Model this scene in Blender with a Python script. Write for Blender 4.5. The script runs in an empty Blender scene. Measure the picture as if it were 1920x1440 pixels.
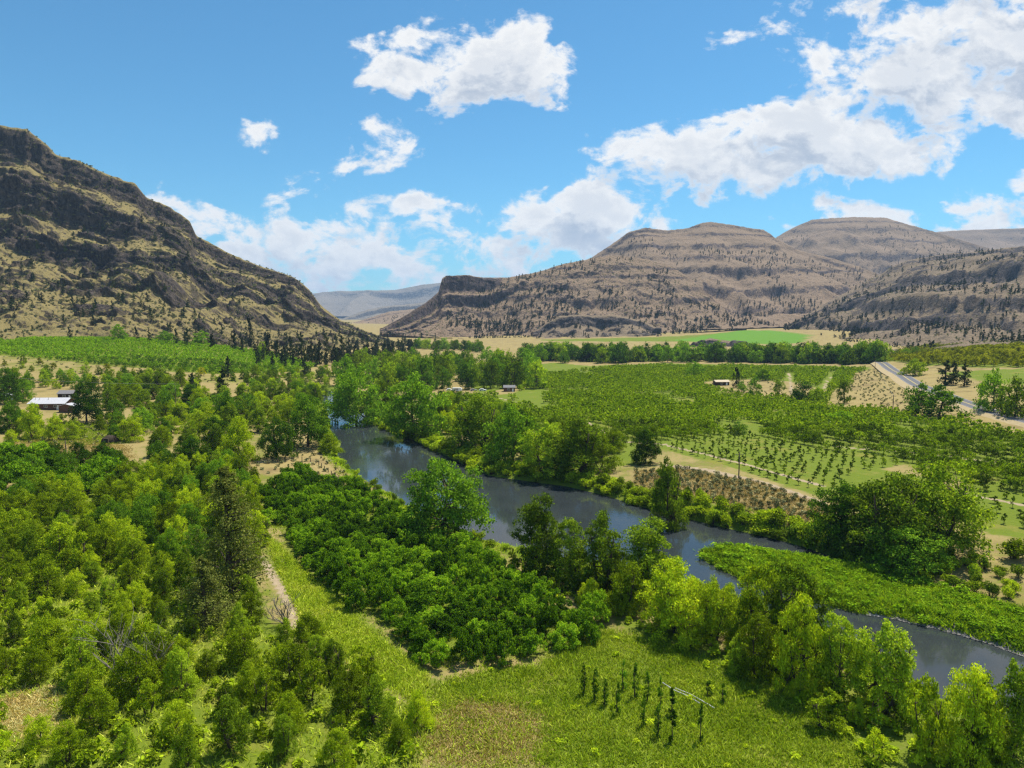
import bpy, math, random
import numpy as np
from mathutils import Vector, Matrix

scene = bpy.context.scene
COL = scene.collection
R = math.radians
CAM_H = 48.0
F = 1280.0                       # focal length in photo pixels (1920 wide)
HORIZON = 592.0
PITCH = math.atan((720 - HORIZON) / F)

# ------------------------------------------------------------------ camera
cam = bpy.data.cameras.new("camera")
cam.sensor_width = 36.0
cam.lens = 24.0
cam.clip_start = 0.5
cam.clip_end = 60000
cam_o = bpy.data.objects.new("camera", cam)
COL.objects.link(cam_o)
cam_o.location = (0, 0, CAM_H)
cam_o.rotation_euler = (math.pi / 2 - PITCH, 0, 0)
scene.camera = cam_o

# ------------------------------------------------------------------ sun, sky, exposure
SUN_EL, SUN_AZ = 64.0, 40.0      # azimuth clockwise from straight ahead
sun = bpy.data.lights.new("sun", 'SUN')
sun.energy = 5.0
sun.angle = R(0.5)
sun.color = (1.0, 0.95, 0.86)
sun_o = bpy.data.objects.new("sun", sun)
COL.objects.link(sun_o)
sd = Vector((math.cos(R(SUN_EL)) * math.sin(R(SUN_AZ)), math.cos(R(SUN_EL)) * math.cos(R(SUN_AZ)), math.sin(R(SUN_EL))))
sun_o.rotation_euler = sd.to_track_quat('Z', 'Y').to_euler()
sun_o.location = (0, 0, 900)
scene.view_settings.view_transform = 'Standard'
scene.view_settings.look = 'None'
scene.view_settings.gamma = 1.0
scene.view_settings.exposure = 0.48
scene.view_settings.use_curve_mapping = False
scene.cycles.use_denoising = True
scene.cycles.denoising_input_passes = 'RGB_ALBEDO_NORMAL'
scene.cycles.denoising_prefilter = 'NONE'
scene.cycles.filter_width = 1.35
scene.cycles.max_bounces = 5
scene.cycles.diffuse_bounces = 2
scene.cycles.glossy_bounces = 2
scene.cycles.transmission_bounces = 3
scene.cycles.volume_bounces = 0
scene.cycles.caustics_reflective = False
scene.cycles.caustics_refractive = False


class NT:
    """small helper to write node trees"""
    def __init__(self, tree):
        self.t = tree

    def n(self, kind, **kw):
        nd = self.t.nodes.new(kind)
        for k, v in kw.items():
            setattr(nd, k, v)
        return nd

    def put(self, sock, v):
        if v is None:
            return
        if hasattr(v, 'is_output') or isinstance(v, bpy.types.NodeSocket):
            self.t.links.new(v, sock)
        elif isinstance(v, (tuple, list)) and sock.type == 'RGBA' and len(v) == 3:
            sock.default_value = (*v, 1)
        else:
            sock.default_value = v

    def m(self, op, a, b=None, c=None, clamp=False):
        nd = self.n('ShaderNodeMath', operation=op, use_clamp=clamp)
        for i, v in enumerate((a, b, c)):
            self.put(nd.inputs[i], v)
        return nd.outputs[0]

    def vm(self, op, a, b=None, out=0):
        nd = self.n('ShaderNodeVectorMath', operation=op)
        self.put(nd.inputs[0], a)
        if b is not None:
            if op == 'SCALE':
                self.put(nd.inputs['Scale'], b)
            else:
                self.put(nd.inputs[1], b)
        return nd.outputs[out]

    def mix(self, f, a, b, blend='MIX'):
        nd = self.n('ShaderNodeMix', data_type='RGBA', blend_type=blend)
        self.put(nd.inputs[0], f)
        self.put(nd.inputs[6], a)
        self.put(nd.inputs[7], b)
        return nd.outputs[2]

    def ss(self, v, a, b, lo=0.0, hi=1.0):
        nd = self.n('ShaderNodeMapRange', interpolation_type='SMOOTHSTEP')
        for i, q in enumerate((v, a, b, lo, hi)):
            self.put(nd.inputs[i], q)
        return nd.outputs[0]

    def noise(self, vec, scale, detail=3.0, rough=0.55, color=False, dist=0.0):
        nd = self.n('ShaderNodeTexNoise')
        if vec is not None:
            self.put(nd.inputs['Vector'], vec)
        nd.inputs['Scale'].default_value = scale
        nd.inputs['Detail'].default_value = detail
        nd.inputs['Roughness'].default_value = rough
        nd.inputs['Distortion'].default_value = dist
        return nd.outputs['Color' if color else 'Fac']


# cloud cover as seen towards the hills: rows from high to low, columns over 74 degrees
CLOUDS = [
    "00000000000003443000034455666777",
    "00000000240567776400045654577888",
    "00000000330678899700033456789999",
    "00000000100688999700000046899999",
    "00000000030035787500000277899999",
    "00000007800774340025666899857657",
    "00000005700677000377788999998731",
    "00003000056870000157888999888515",
    "00006200055400004777877876435136",
    "00007876443788538998555166763567",
    "00000588876666268998632147776788",
    "00000058888766677888765567655566",
    "00000035777777676666655555555555",
    "00000004566665666555555555555555",
    "00000000555555555555555555555555",
]
world = bpy.data.worlds.new("World")
scene.world = world
world.use_nodes = True
world.cycles.sampling_method = 'MANUAL'
world.cycles.sample_map_resolution = 256
W = NT(world.node_tree)
world.node_tree.nodes.clear()
sky = W.n('ShaderNodeTexSky', sky_type='NISHITA', sun_disc=False)
sky.sun_elevation = R(SUN_EL)
sky.sun_rotation = R(SUN_AZ)
sky.altitude = 600
sky.air_density = 1.0
sky.dust_density = 0.25
sky.ozone_density = 3.0


def cloud_field():
    geo = W.n('ShaderNodeNewGeometry')
    d = W.vm('SCALE', geo.outputs['Incoming'], -1.0)
    sp = W.n('ShaderNodeSeparateXYZ')
    W.put(sp.inputs[0], d)
    dx, dy, dz = sp.outputs
    az = W.m('ARCTAN2', dx, W.m('ABSOLUTE', dy))
    LIM = math.atan(0.75)
    azp = W.m('SUBTRACT', W.m('PINGPONG', W.m('ADD', az, LIM), 2 * LIM), LIM)
    hor = W.m('SQRT', W.m('ADD', W.m('MULTIPLY', dx, dx), W.m('MULTIPLY', dy, dy)))
    el = W.m('DIVIDE', dz, W.m('MAXIMUM', W.m('MULTIPLY', hor, W.m('COSINE', azp)), 0.02))
    # coordinates of a cloud deck seen in perspective
    cb = W.n('ShaderNodeCombineXYZ')
    W.put(cb.inputs[0], W.m('TANGENT', azp))
    W.put(cb.inputs[1], el)
    return cb.outputs[0], d, el


def vrow(py):
    b = (720 - py) / F
    return (-math.sin(PITCH) + b * math.cos(PITCH)) / (math.cos(PITCH) + b * math.sin(PITCH))


g_cov = bpy.data.node_groups.new("cloud_cover", 'ShaderNodeTree')
g_cov.interface.new_socket("P", in_out='INPUT', socket_type='NodeSocketVector')
g_cov.interface.new_socket("D", in_out='OUTPUT', socket_type='NodeSocketFloat')
C = NT(g_cov)
gi = C.n('NodeGroupInput')
go = C.n('NodeGroupOutput')
P0 = gi.outputs[0]
wn = C.noise(P0, 9.0, 4.0, 0.6, color=True)
P1 = C.vm('ADD', P0, C.vm('MULTIPLY', C.vm('SUBTRACT', wn, (0.5, 0.5, 0.5)), (0.11, 0.085, 0.0)))
sx = C.n('ShaderNodeSeparateXYZ')
C.put(sx.inputs[0], P1)
ufac = C.m('ADD', C.m('MULTIPLY', sx.outputs[0], 1 / 1.5), 0.5, clamp=True)
v_lo, v_hi = vrow(580), vrow(20)
row = C.m('MULTIPLY', C.m('DIVIDE', C.m('SUBTRACT', v_hi, sx.outputs[1]), v_hi - v_lo), 14.0)
row = C.m('MINIMUM', C.m('MAXIMUM', row, 0.0), 14.0)
total = None
for k in range(5):
    ramp = C.n('ShaderNodeValToRGB')
    cr = ramp.color_ramp
    cr.interpolation = 'B_SPLINE'
    for i in range(32):
        pos = (i + 0.5) / 32
        e = cr.elements[i] if i < len(cr.elements) else cr.elements.new(pos)
    for i, e in enumerate(list(cr.elements)):
        e.position = (i + 0.5) / 32
    for i in range(32):
        cr.elements[i].color = (*(int(CLOUDS[k * 3 + j][i]) / 9 for j in range(3)), 1)
    C.put(ramp.inputs[0], ufac)
    cmb = C.n('ShaderNodeCombineXYZ')
    for j in range(3):
        C.put(cmb.inputs[j], row)
    dist = C.vm('ABSOLUTE', C.vm('SUBTRACT', cmb.outputs[0], (k * 3.0, k * 3 + 1.0, k * 3 + 2.0)))
    hat = C.vm('MAXIMUM', C.vm('SUBTRACT', (1.0, 1.0, 1.0), dist), (0, 0, 0))
    dot = C.vm('DOT_PRODUCT', hat, ramp.outputs[0], out=1)
    total = dot if total is None else C.m('ADD', total, dot)
# billows, finer towards the horizon
sq = C.vm('MULTIPLY', P0, (1.0, 1.5, 1.0))
n1 = C.noise(sq, 13.0, 9.0, 0.62, dist=0.3)
n2 = C.noise(C.vm('ADD', sq, (3.1, 7.7, 0)), 34.0, 6.0, 0.6)
dens = C.m('ADD', total, C.m('ADD', C.m('MULTIPLY', C.m('SUBTRACT', n1, 0.5), 1.9), C.m('MULTIPLY', C.m('SUBTRACT', n2, 0.5), 0.5)))
C.put(go.inputs[0], dens)


def cover(vec):
    g = W.n('ShaderNodeGroup')
    g.node_tree = g_cov
    W.put(g.inputs[0], vec)
    return g.outputs[0]


cp, cd, cel = cloud_field()
dens0 = cover(cp)
dens1 = cover(W.vm('ADD', cp, (0.016, 0.042, 0)))
alpha = W.ss(dens0, 0.53, 0.84)
alpha = W.m('MULTIPLY', alpha, W.ss(cel, -0.03, 0.03))
thick = W.ss(dens0, 0.72, 1.2)
under = W.ss(W.m('SUBTRACT', dens1, dens0), -0.25, 0.22)
grey = W.m('ADD', W.m('MULTIPLY', under, 0.70), W.m('MULTIPLY', thick, 0.40), clamp=True)
grey = W.m('MULTIPLY', grey, W.ss(dens0, 0.58, 0.9))
cloud_col = W.mix(grey, (10.4, 10.3, 10.1), (5.0, 5.7, 6.8))
sky_col = W.mix(1.0, sky.outputs[0], (0.66, 1.27, 1.40), 'MULTIPLY')
sky_cloud = W.mix(W.m('MULTIPLY', alpha, 0.97), sky_col, cloud_col)
bg = W.n('ShaderNodeBackground')
W.put(bg.inputs[0], sky_cloud)
bg.inputs[1].default_value = 0.070
wo = W.n('ShaderNodeOutputWorld')
world.node_tree.links.new(bg.outputs[0], wo.inputs[0])

# ------------------------------------------------------------------ small tools
rng = np.random.default_rng(7)


def hash2(ix, iy, seed):
    h = (ix.astype(np.int64) * 374761393 + iy.astype(np.int64) * 668265263 + seed * 974634777) & 0xffffffff
    h = ((h ^ (h >> 13)) * 1274126177) & 0xffffffff
    h = ((h ^ (h >> 16)) * 2246822519) & 0xffffffff
    return ((h ^ (h >> 15)) & 0xffffff) / float(0xffffff)


def vnoise(x, y, seed=0):
    x = np.asarray(x, float)
    y = np.asarray(y, float)
    ix, iy = np.floor(x), np.floor(y)
    fx, fy = x - ix, y - iy
    fx = fx * fx * (3 - 2 * fx)
    fy = fy * fy * (3 - 2 * fy)
    a, b = hash2(ix, iy, seed), hash2(ix + 1, iy, seed)
    c, d = hash2(ix, iy + 1, seed), hash2(ix + 1, iy + 1, seed)
    return (a + (b - a) * fx) * (1 - fy) + (c + (d - c) * fx) * fy


def fbm(x, y, octv=4, seed=0, gain=0.5):
    s, a, t = 0.0, 1.0, 0.0
    for o in range(octv):
        s = s + a * vnoise(x * 2 ** o, y * 2 ** o, seed + o * 17)
        t += a
        a *= gain
    return s / t


def sstep(a, b, x):
    t = np.clip((x - a) / (b - a), 0, 1)
    return t * t * (3 - 2 * t)


def ray(px, py):
    a, b = (px - 960) / F, (720 - py) / F
    return np.array([a, math.cos(PITCH) + b * math.sin(PITCH), -math.sin(PITCH) + b * math.cos(PITCH)])


def at_z(px, py, z):
    d = ray(px, py)
    t = (z - CAM_H) / d[2]
    return d * t + np.array([0, 0, CAM_H])


def at_y(px, py, y):
    d = ray(px, py)
    return d * (y / d[1]) + np.array([0, 0, CAM_H])


def to_px(p):
    x, y, z = p[0], p[1], p[2] - CAM_H
    f = y * math.cos(PITCH) - z * math.sin(PITCH)
    u = y * math.sin(PITCH) + z * math.cos(PITCH)
    return 960 + F * x / f, 720 - F * u / f


def in_poly(x, y, poly):
    x = np.asarray(x, float)
    y = np.asarray(y, float)
    inside = np.zeros(x.shape, bool)
    n = len(poly)
    for i in range(n):
        x0, y0 = poly[i]
        x1, y1 = poly[(i + 1) % n]
        if y0 == y1:
            continue
        c = ((y0 > y) != (y1 > y)) & (x < (x1 - x0) * (y - y0) / (y1 - y0) + x0)
        inside ^= c
    return inside


def line_dist(x, y, pts, closed=False):
    x = np.asarray(x, float)
    y = np.asarray(y, float)
    best = np.full(x.shape, 1e9)
    m = len(pts)
    for i in range(m if closed else m - 1):
        x0, y0 = pts[i][:2]
        x1, y1 = pts[(i + 1) % m][:2]
        dx, dy = x1 - x0, y1 - y0
        t = np.clip(((x - x0) * dx + (y - y0) * dy) / max(dx * dx + dy * dy, 1e-9), 0, 1)
        best = np.minimum(best, np.hypot(x - x0 - t * dx, y - y0 - t * dy))
    return best


def mesh(name, V, Fq, mats=(), midx=None, smooth=False):
    """one mesh from an (n,3) array and an (m,3|4) face array"""
    V = np.asarray(V, np.float32)
    Fq = np.asarray(Fq, np.int32)
    me = bpy.data.meshes.new(name)
    me.vertices.add(len(V))
    me.vertices.foreach_set('co', V.ravel())
    k = Fq.shape[1]
    me.loops.add(Fq.size)
    me.loops.foreach_set('vertex_index', Fq.ravel())
    me.polygons.add(len(Fq))
    me.polygons.foreach_set('loop_start', np.arange(0, Fq.size, k, dtype=np.int32))
    me.polygons.foreach_set('loop_total', np.full(len(Fq), k, np.int32))
    for m in mats:
        me.materials.append(m)
    if midx is not None:
        me.polygons.foreach_set('material_index', np.asarray(midx, np.int32))
    me.polygons.foreach_set('use_smooth', np.full(len(Fq), smooth, bool))
    me.update(calc_edges=True)
    return me


def link(name, data, parent=None, label=None, cat=None, group=None, kind=None):
    o = bpy.data.objects.new(name, data)
    COL.objects.link(o)
    if parent is not None:
        o.parent = parent
    for k, v in (('label', label), ('category', cat), ('group', group), ('kind', kind)):
        if v:
            o[k] = v
    return o


class MB:
    """collects simple shapes into one mesh"""
    def __init__(self):
        self.V, self.F, self.k = [], [], 0

    def add(self, V, Fq):
        self.V.append(np.asarray(V, float))
        self.F.append(np.asarray(Fq, int) + self.k)
        self.k += len(V)

    def box(self, c, s, rz=0.0):
        x, y, z = s[0] / 2, s[1] / 2, s[2] / 2
        v = np.array([[-x, -y, -z], [x, -y, -z], [x, y, -z], [-x, y, -z], [-x, -y, z], [x, -y, z], [x, y, z], [-x, y, z]])
        ca, sa = math.cos(rz), math.sin(rz)
        v = v @ np.array([[ca, sa, 0], [-sa, ca, 0], [0, 0, 1]])
        self.add(v + np.array(c), [[0, 3, 2, 1], [4, 5, 6, 7], [0, 1, 5, 4], [1, 2, 6, 5], [2, 3, 7, 6], [3, 0, 4, 7]])

    def tube(self, pts, rad, sides=6):
        pts = np.asarray(pts, float)
        n = len(pts)
        rad = np.broadcast_to(np.asarray(rad, float), (n,))
        V = []
        for i in range(n):
            t = pts[min(i + 1, n - 1)] - pts[max(i - 1, 0)]
            t = t / (np.linalg.norm(t) + 1e-9)
            ref = np.array([1.0, 0, 0]) if abs(t[0]) < 0.8 else np.array([0, 1.0, 0])
            a = np.cross(t, ref)
            a /= np.linalg.norm(a)
            b = np.cross(t, a)
            for k in range(sides):
                q = 2 * math.pi * k / sides
                V.append(pts[i] + rad[i] * (math.cos(q) * a + math.sin(q) * b))
        Fq = [[i * sides + k, i * sides + (k + 1) % sides, (i + 1) * sides + (k + 1) % sides, (i + 1) * sides + k]
              for i in range(n - 1) for k in range(sides)]
        for cap in (0, n - 1):
            c = cap * sides
            for k in range(1, sides - 1, 2):
                Fq.append([c, c + k, c + k + 1, c + min(k + 2, sides - 1)])
        self.add(V, Fq)

    def arrays(self):
        return np.concatenate(self.V), np.concatenate(self.F)

    def mesh(self, name, mat, smooth=False):
        V, Fq = self.arrays()
        return mesh(name, V, Fq, (mat,), None, smooth)


# ------------------------------------------------------------------ materials
def new_mat(name):
    m = bpy.data.materials.new(name)
    m.use_nodes = True
    m.node_tree.nodes.clear()
    t = NT(m.node_tree)
    out = t.n('ShaderNodeOutputMaterial')
    return m, t, out


def pbsdf(t, out, col, rough=0.8, bump=None, bstr=0.5, bdist=0.1, spec=0.3, metal=0.0):
    b = t.n('ShaderNodeBsdfPrincipled')
    t.put(b.inputs['Base Color'], col)
    t.put(b.inputs['Roughness'], rough)
    b.inputs['Specular IOR Level'].default_value = spec
    b.inputs['Metallic'].default_value = metal
    if bump is not None:
        bn = t.n('ShaderNodeBump')
        bn.inputs['Strength'].default_value = bstr
        bn.inputs['Distance'].default_value = bdist
        t.put(bn.inputs['Height'], bump)
        t.put(b.inputs['Normal'], bn.outputs[0])
    t.t.links.new(b.outputs[0], out.inputs[0])
    return b


def plain(name, col, rough=0.7, var=0.25, scale=3.0, spec=0.3, metal=0.0):
    m, t, out = new_mat(name)
    tc = t.n('ShaderNodeTexCoord')
    n = t.noise(tc.outputs['Object'], scale, 4.0, 0.6)
    c = t.mix(n, tuple(x * (1 - var) for x in col), tuple(min(1, x * (1 + var)) for x in col))
    pbsdf(t, out, c, rough, n, 0.2, 0.02, spec, metal)
    return m


def foliage(name, c1, c2, c3, transl=0.42, size=0.5):
    """leaves: c1 darker tone, c2 common tone, c3 young or sun-bleached tone"""
    m, t, out = new_mat(name)
    g = t.n('ShaderNodeNewGeometry')
    oi = t.n('ShaderNodeObjectInfo')
    big = t.noise(g.outputs['Position'], size, 3.0, 0.6)
    r = t.m('ADD', t.m('MULTIPLY', g.outputs['Random Per Island'], 0.55), t.m('MULTIPLY', t.m('SUBTRACT', big, 0.5), 1.1))
    r = t.m('ADD', r, t.m('MULTIPLY', t.m('SUBTRACT', oi.outputs['Random'], 0.5), 0.5))
    rp = t.n('ShaderNodeValToRGB')
    rp.color_ramp.elements[0].position = 0.0
    rp.color_ramp.elements[0].color = (*c1, 1)
    rp.color_ramp.elements[1].position = 0.8
    rp.color_ramp.elements[1].color = (*c3, 1)
    e = rp.color_ramp.elements.new(0.35)
    e.color = (*c2, 1)
    t.put(rp.inputs[0], r)
    hs = t.n('ShaderNodeHueSaturation')
    t.put(hs.inputs['Color'], rp.outputs[0])
    rv = t.m('FRACT', t.m('MULTIPLY', g.outputs['Random Per Island'], 17.31))
    t.put(hs.inputs['Value'], t.m('MULTIPLY', t.m('ADD', 0.8, t.m('MULTIPLY', oi.outputs['Random'], 0.4)), t.m('ADD', 0.55, t.m('MULTIPLY', rv, 0.9))))
    df = t.n('ShaderNodeBsdfDiffuse')
    t.put(df.inputs[0], hs.outputs[0])
    tr = t.n('ShaderNodeBsdfTranslucent')
    t.put(tr.inputs[0], t.mix(1.0, hs.outputs[0], (1.25, 1.2, 0.45), 'MULTIPLY'))
    mx = t.n('ShaderNodeMixShader')
    mx.inputs[0].default_value = transl
    t.t.links.new(df.outputs[0], mx.inputs[1])
    t.t.links.new(tr.outputs[0], mx.inputs[2])
    t.t.links.new(mx.outputs[0], out.inputs[0])
    return m


M = {}
M['locust'] = foliage('leaf_locust', (0.132, 0.193, 0.009), (0.327, 0.448, 0.015), (0.541, 0.600, 0.027))
M['willow'] = foliage('leaf_willow', (0.085, 0.144, 0.012), (0.241, 0.359, 0.018), (0.453, 0.552, 0.037))
M['dark'] = foliage('leaf_dark', (0.041, 0.092, 0.009), (0.127, 0.252, 0.016), (0.297, 0.461, 0.034))
M['walnut'] = foliage('leaf_walnut', (0.059, 0.140, 0.009), (0.175, 0.327, 0.013), (0.367, 0.516, 0.030))
M['fruit'] = foliage('leaf_fruit', (0.052, 0.092, 0.006), (0.150, 0.242, 0.007), (0.301, 0.386, 0.018), size=0.12)
M['bright'] = foliage('leaf_bright', (0.076, 0.154, 0.007), (0.184, 0.330, 0.011), (0.319, 0.462, 0.022), size=0.08)
M['olive'] = foliage('leaf_olive', (0.196, 0.218, 0.014), (0.322, 0.345, 0.016), (0.460, 0.437, 0.034), size=0.08)
M['juniper'] = foliage('leaf_juniper', (0.022, 0.038, 0.012), (0.042, 0.062, 0.018), (0.080, 0.098, 0.028), 0.12, 0.3)
M['brown_juniper'] = foliage('leaf_brown_juniper', (0.182, 0.212, 0.043), (0.346, 0.372, 0.080), (0.573, 0.535, 0.135), 0.32)
M['scrub'] = foliage('leaf_scrub', (0.102, 0.116, 0.041), (0.189, 0.196, 0.080), (0.334, 0.312, 0.160), 0.1, 0.2)
M['yellow'] = foliage('leaf_yellow', (0.16, 0.16, 0.02), (0.34, 0.22, 0.03), (0.45, 0.27, 0.05))
M['grass'] = foliage('grass_blade', (0.164, 0.278, 0.012), (0.318, 0.469, 0.017), (0.497, 0.580, 0.041), 0.3, 0.15)
M['meadow'] = foliage('meadow_blade', (0.186, 0.283, 0.014), (0.350, 0.452, 0.021), (0.552, 0.567, 0.101), 0.3, 0.15)
M['straw'] = foliage('straw_blade', (0.399, 0.305, 0.097), (0.600, 0.458, 0.174), (0.600, 0.600, 0.260), 0.2, 0.2)
M['bark'] = plain('bark', (0.075, 0.055, 0.040), 0.95, 0.4, 6.0, 0.1)
M['pale_bark'] = plain('bare_wood', (0.19, 0.165, 0.135), 0.9, 0.3, 6.0, 0.1)
M['post'] = plain('weathered_post', (0.11, 0.085, 0.06), 0.9, 0.4, 4.0, 0.1)
M['white_metal'] = plain('white_metal_roof', (0.50, 0.49, 0.50), 0.45, 0.06, 0.7)
M['brown_wall'] = plain('brown_boards', (0.13, 0.065, 0.040), 0.8, 0.3, 2.0)
M['dark_wall'] = plain('dark_timber', (0.045, 0.030, 0.022), 0.85, 0.3, 2.0)
M['grey_roof'] = plain('grey_shingle', (0.20, 0.19, 0.19), 0.9, 0.25, 3.0)
M['white_paint'] = plain('white_paint', (0.76, 0.76, 0.74), 0.5, 0.08, 1.0)
M['glass'] = plain('dark_glass', (0.02, 0.025, 0.03), 0.08, 0.1, 1.0, 0.6)
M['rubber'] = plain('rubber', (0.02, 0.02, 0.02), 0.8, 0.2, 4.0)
M['pipe'] = plain('white_pipe', (0.50, 0.50, 0.46), 0.4, 0.05, 1.0)
M['wire'] = plain('grey_wire', (0.35, 0.34, 0.33), 0.5, 0.1, 1.0, 0.4)
M['sand_paint'] = plain('tan_paint', (0.50, 0.40, 0.26), 0.7, 0.1, 1.0)
M['hump_cover'] = plain('dark_hump_cover', (0.06, 0.045, 0.03), 0.95, 0.4, 5.0, 0.1)
M['line_yellow'] = plain('yellow_line_paint', (0.62, 0.47, 0.10), 0.7, 0.15, 1.0)
M['line_white'] = plain('white_line_paint', (0.42, 0.42, 0.40), 0.7, 0.2, 1.0)
M['asphalt'] = plain('asphalt', (0.115, 0.112, 0.115), 0.9, 0.18, 0.6, 0.2)
# ------------------------------------------------------------------ lie of the land
WATER_Z = -1.2
CTRL = [  # photo column, photo row, ground height in metres
    (100, 1300, 3), (500, 1300, 1), (960, 1380, 0), (1500, 1380, 0), (1900, 1420, 0), (0, 1000, 3), (300, 1000, 2), (600, 1000, .5),
    (700, 935, .3), (550, 880, 1.5), (300, 860, 4), (100, 840, 5), (0, 830, 6), (100, 775, 6.5), (300, 760, 5), (500, 760, 2),
    (600, 722, 1), (0, 720, 10), (150, 690, 15), (300, 700, 12), (450, 705, 9), (600, 700, 4), (0, 665, 22), (150, 650, 25),
    (300, 642, 26), (450, 655, 18), (560, 665, 12), (640, 680, 4), (700, 670, 2), (20, 640, 28), (850, 740, 1), (1000, 770, 2),
    (1200, 850, 2.5), (1400, 900, 3), (1100, 895, .5), (1600, 900, 3), (1800, 900, 4), (1700, 1050, 1), (1900, 1070, 1.5),
    (1900, 850, 5), (1600, 1000, 1.5), (1300, 760, 3), (1500, 760, 3.5), (1100, 700, 2), (1300, 690, 3), (1500, 690, 4),
    (1600, 730, 6), (1650, 681, 9), (1690, 705, 9), (1720, 725, 9), (1800, 755, 9), (1860, 775, 9), (1920, 790, 9), (1600, 702, 5),
    (1760, 705, 11), (1850, 740, 11), (1900, 700, 15), (1800, 665, 18), (1920, 655, 22), (1700, 675, 11), (1000, 665, 2),
    (1300, 665, 3), (1550, 672, 4), (900, 645, 2), (1000, 640, 4), (1200, 635, 8), (1420, 645, 3), (1420, 619, 19), (1580, 640, 10),
    (1580, 622, 20), (780, 640, 2), (740, 625, 8)]
cp_xyz = [at_z(*c) for c in CTRL] + [np.array(p, float) for p in (
    (-3000, 3000, 20), (3000, 3000, 40), (0, 9000, 20), (-8000, 9000, 20), (8000, 9000, 20), (-300, 0, 8), (300, 0, 2), (0, -300, 4),
    (-2000, 500, 40), (2000, 500, 40), (0, 40, 1), (0, 3500, 16), (-8000, -400, 20), (8000, -400, 20), (600, 300, 20), (-500, 300, 22))]
cp_xyz = np.array(cp_xyz)
K = np.sqrt(((cp_xyz[:, None, :2] - cp_xyz[None, :, :2]) ** 2).sum(2) + 30.0 ** 2)
wts = np.linalg.solve(K + 0.5 * np.eye(len(K)), cp_xyz[:, 2] - 3.0)

RIVER_PX = [(570, 730), (590, 742), (612, 760), (612, 800), (640, 832), (632, 855), (655, 880), (690, 903), (730, 923), (765, 950),
            (830, 985), (890, 1008), (960, 1022), (1040, 1042), (1130, 1062), (1230, 1080), (1310, 1097), (1400, 1125), (1500, 1165),
            (1600, 1213), (1680, 1262), (1750, 1303), (1850, 1338), (1960, 1365), (2300, 1470), (2300, 1350), (1960, 1245),
            (1900, 1225), (1840, 1203), (1760, 1181), (1680, 1163), (1600, 1150), (1540, 1132), (1480, 1112), (1400, 1092),
            (1352, 1070), (1322, 1052), (1308, 1034), (1340, 1026), (1400, 1031), (1480, 1042), (1560, 1058), (1568, 1046), (1500, 1024),
            (1440, 1008), (1350, 988), (1280, 971), (1200, 950), (1130, 928), (1060, 912), (1000, 904), (920, 893), (880, 876),
            (830, 853), (790, 833), (755, 816), (720, 801), (705, 786), (698, 772), (655, 768), (650, 748), (625, 735), (595, 727)]
RIVER = [tuple(at_z(px, py, WATER_Z)[:2]) for px, py in RIVER_PX]


def base_h(x, y):
    x = np.asarray(x, float)
    y = np.asarray(y, float)
    sh = x.shape
    xf, yf = x.ravel(), y.ravel()
    out = np.empty(len(xf))
    for i in range(0, len(xf), 40000):
        d = np.sqrt((xf[i:i + 40000, None] - cp_xyz[None, :, 0]) ** 2 + (yf[i:i + 40000, None] - cp_xyz[None, :, 1]) ** 2 + 900.0)
        out[i:i + 40000] = d @ wts + 3.0
    return np.clip(out, -0.2, 60).reshape(sh)


def height(x, y):
    x = np.asarray(x, float)
    y = np.asarray(y, float)
    z = base_h(x, y)
    near = np.exp(-np.hypot(x, y - 120) / 900)
    z = z + (fbm(x / 22, y / 22, 3, 5) - 0.5) * 1.3 * near + (fbm(x / 5, y / 5, 2, 9) - 0.5) * 0.35 * near
    m = (y > 60) & (y < 480) & (x > -160) & (x < 190)
    if m.any():
        xm, ym = x[m], y[m]
        d = line_dist(xm, ym, RIVER, True)
        ins = in_poly(xm, ym, RIVER)
        bank = WATER_Z + 0.05 + (z[m] - WATER_Z + 0.2) * sstep(0, 5.0, d)
        bed = WATER_Z - 0.1 - np.minimum(1.6, d * 0.35)
        zz = np.where(ins, bed, np.where(d < 5, np.minimum(bank, np.maximum(z[m], WATER_Z + 0.1)), np.maximum(z[m], WATER_Z + 0.4)))
        z = z.copy()
        z[m] = zz
    return z


def G(px, py):
    """where the line of sight through a photo pixel meets the ground"""
    d = ray(px, py)
    t = np.geomspace(55, 6000, 700)
    p = d[None, :] * (t / d[1])[:, None]
    h = base_h(p[:, 0], p[:, 1])
    below = (p[:, 2] + CAM_H) < h
    if not below.any():
        i = len(t) - 2
    else:
        i = max(int(np.argmax(below)) - 1, 0)
    a = p[i, 2] + CAM_H - h[i]
    b = p[i + 1, 2] + CAM_H - h[i + 1]
    f = a / (a - b) if a != b else 0
    q = p[i] + (p[i + 1] - p[i]) * min(max(f, 0), 1)
    return float(q[0]), float(q[1])


def GP(pts):
    return [G(*p) for p in pts]


def gz(x, y):
    return float(height(np.array([x]), np.array([y]))[0])


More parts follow.
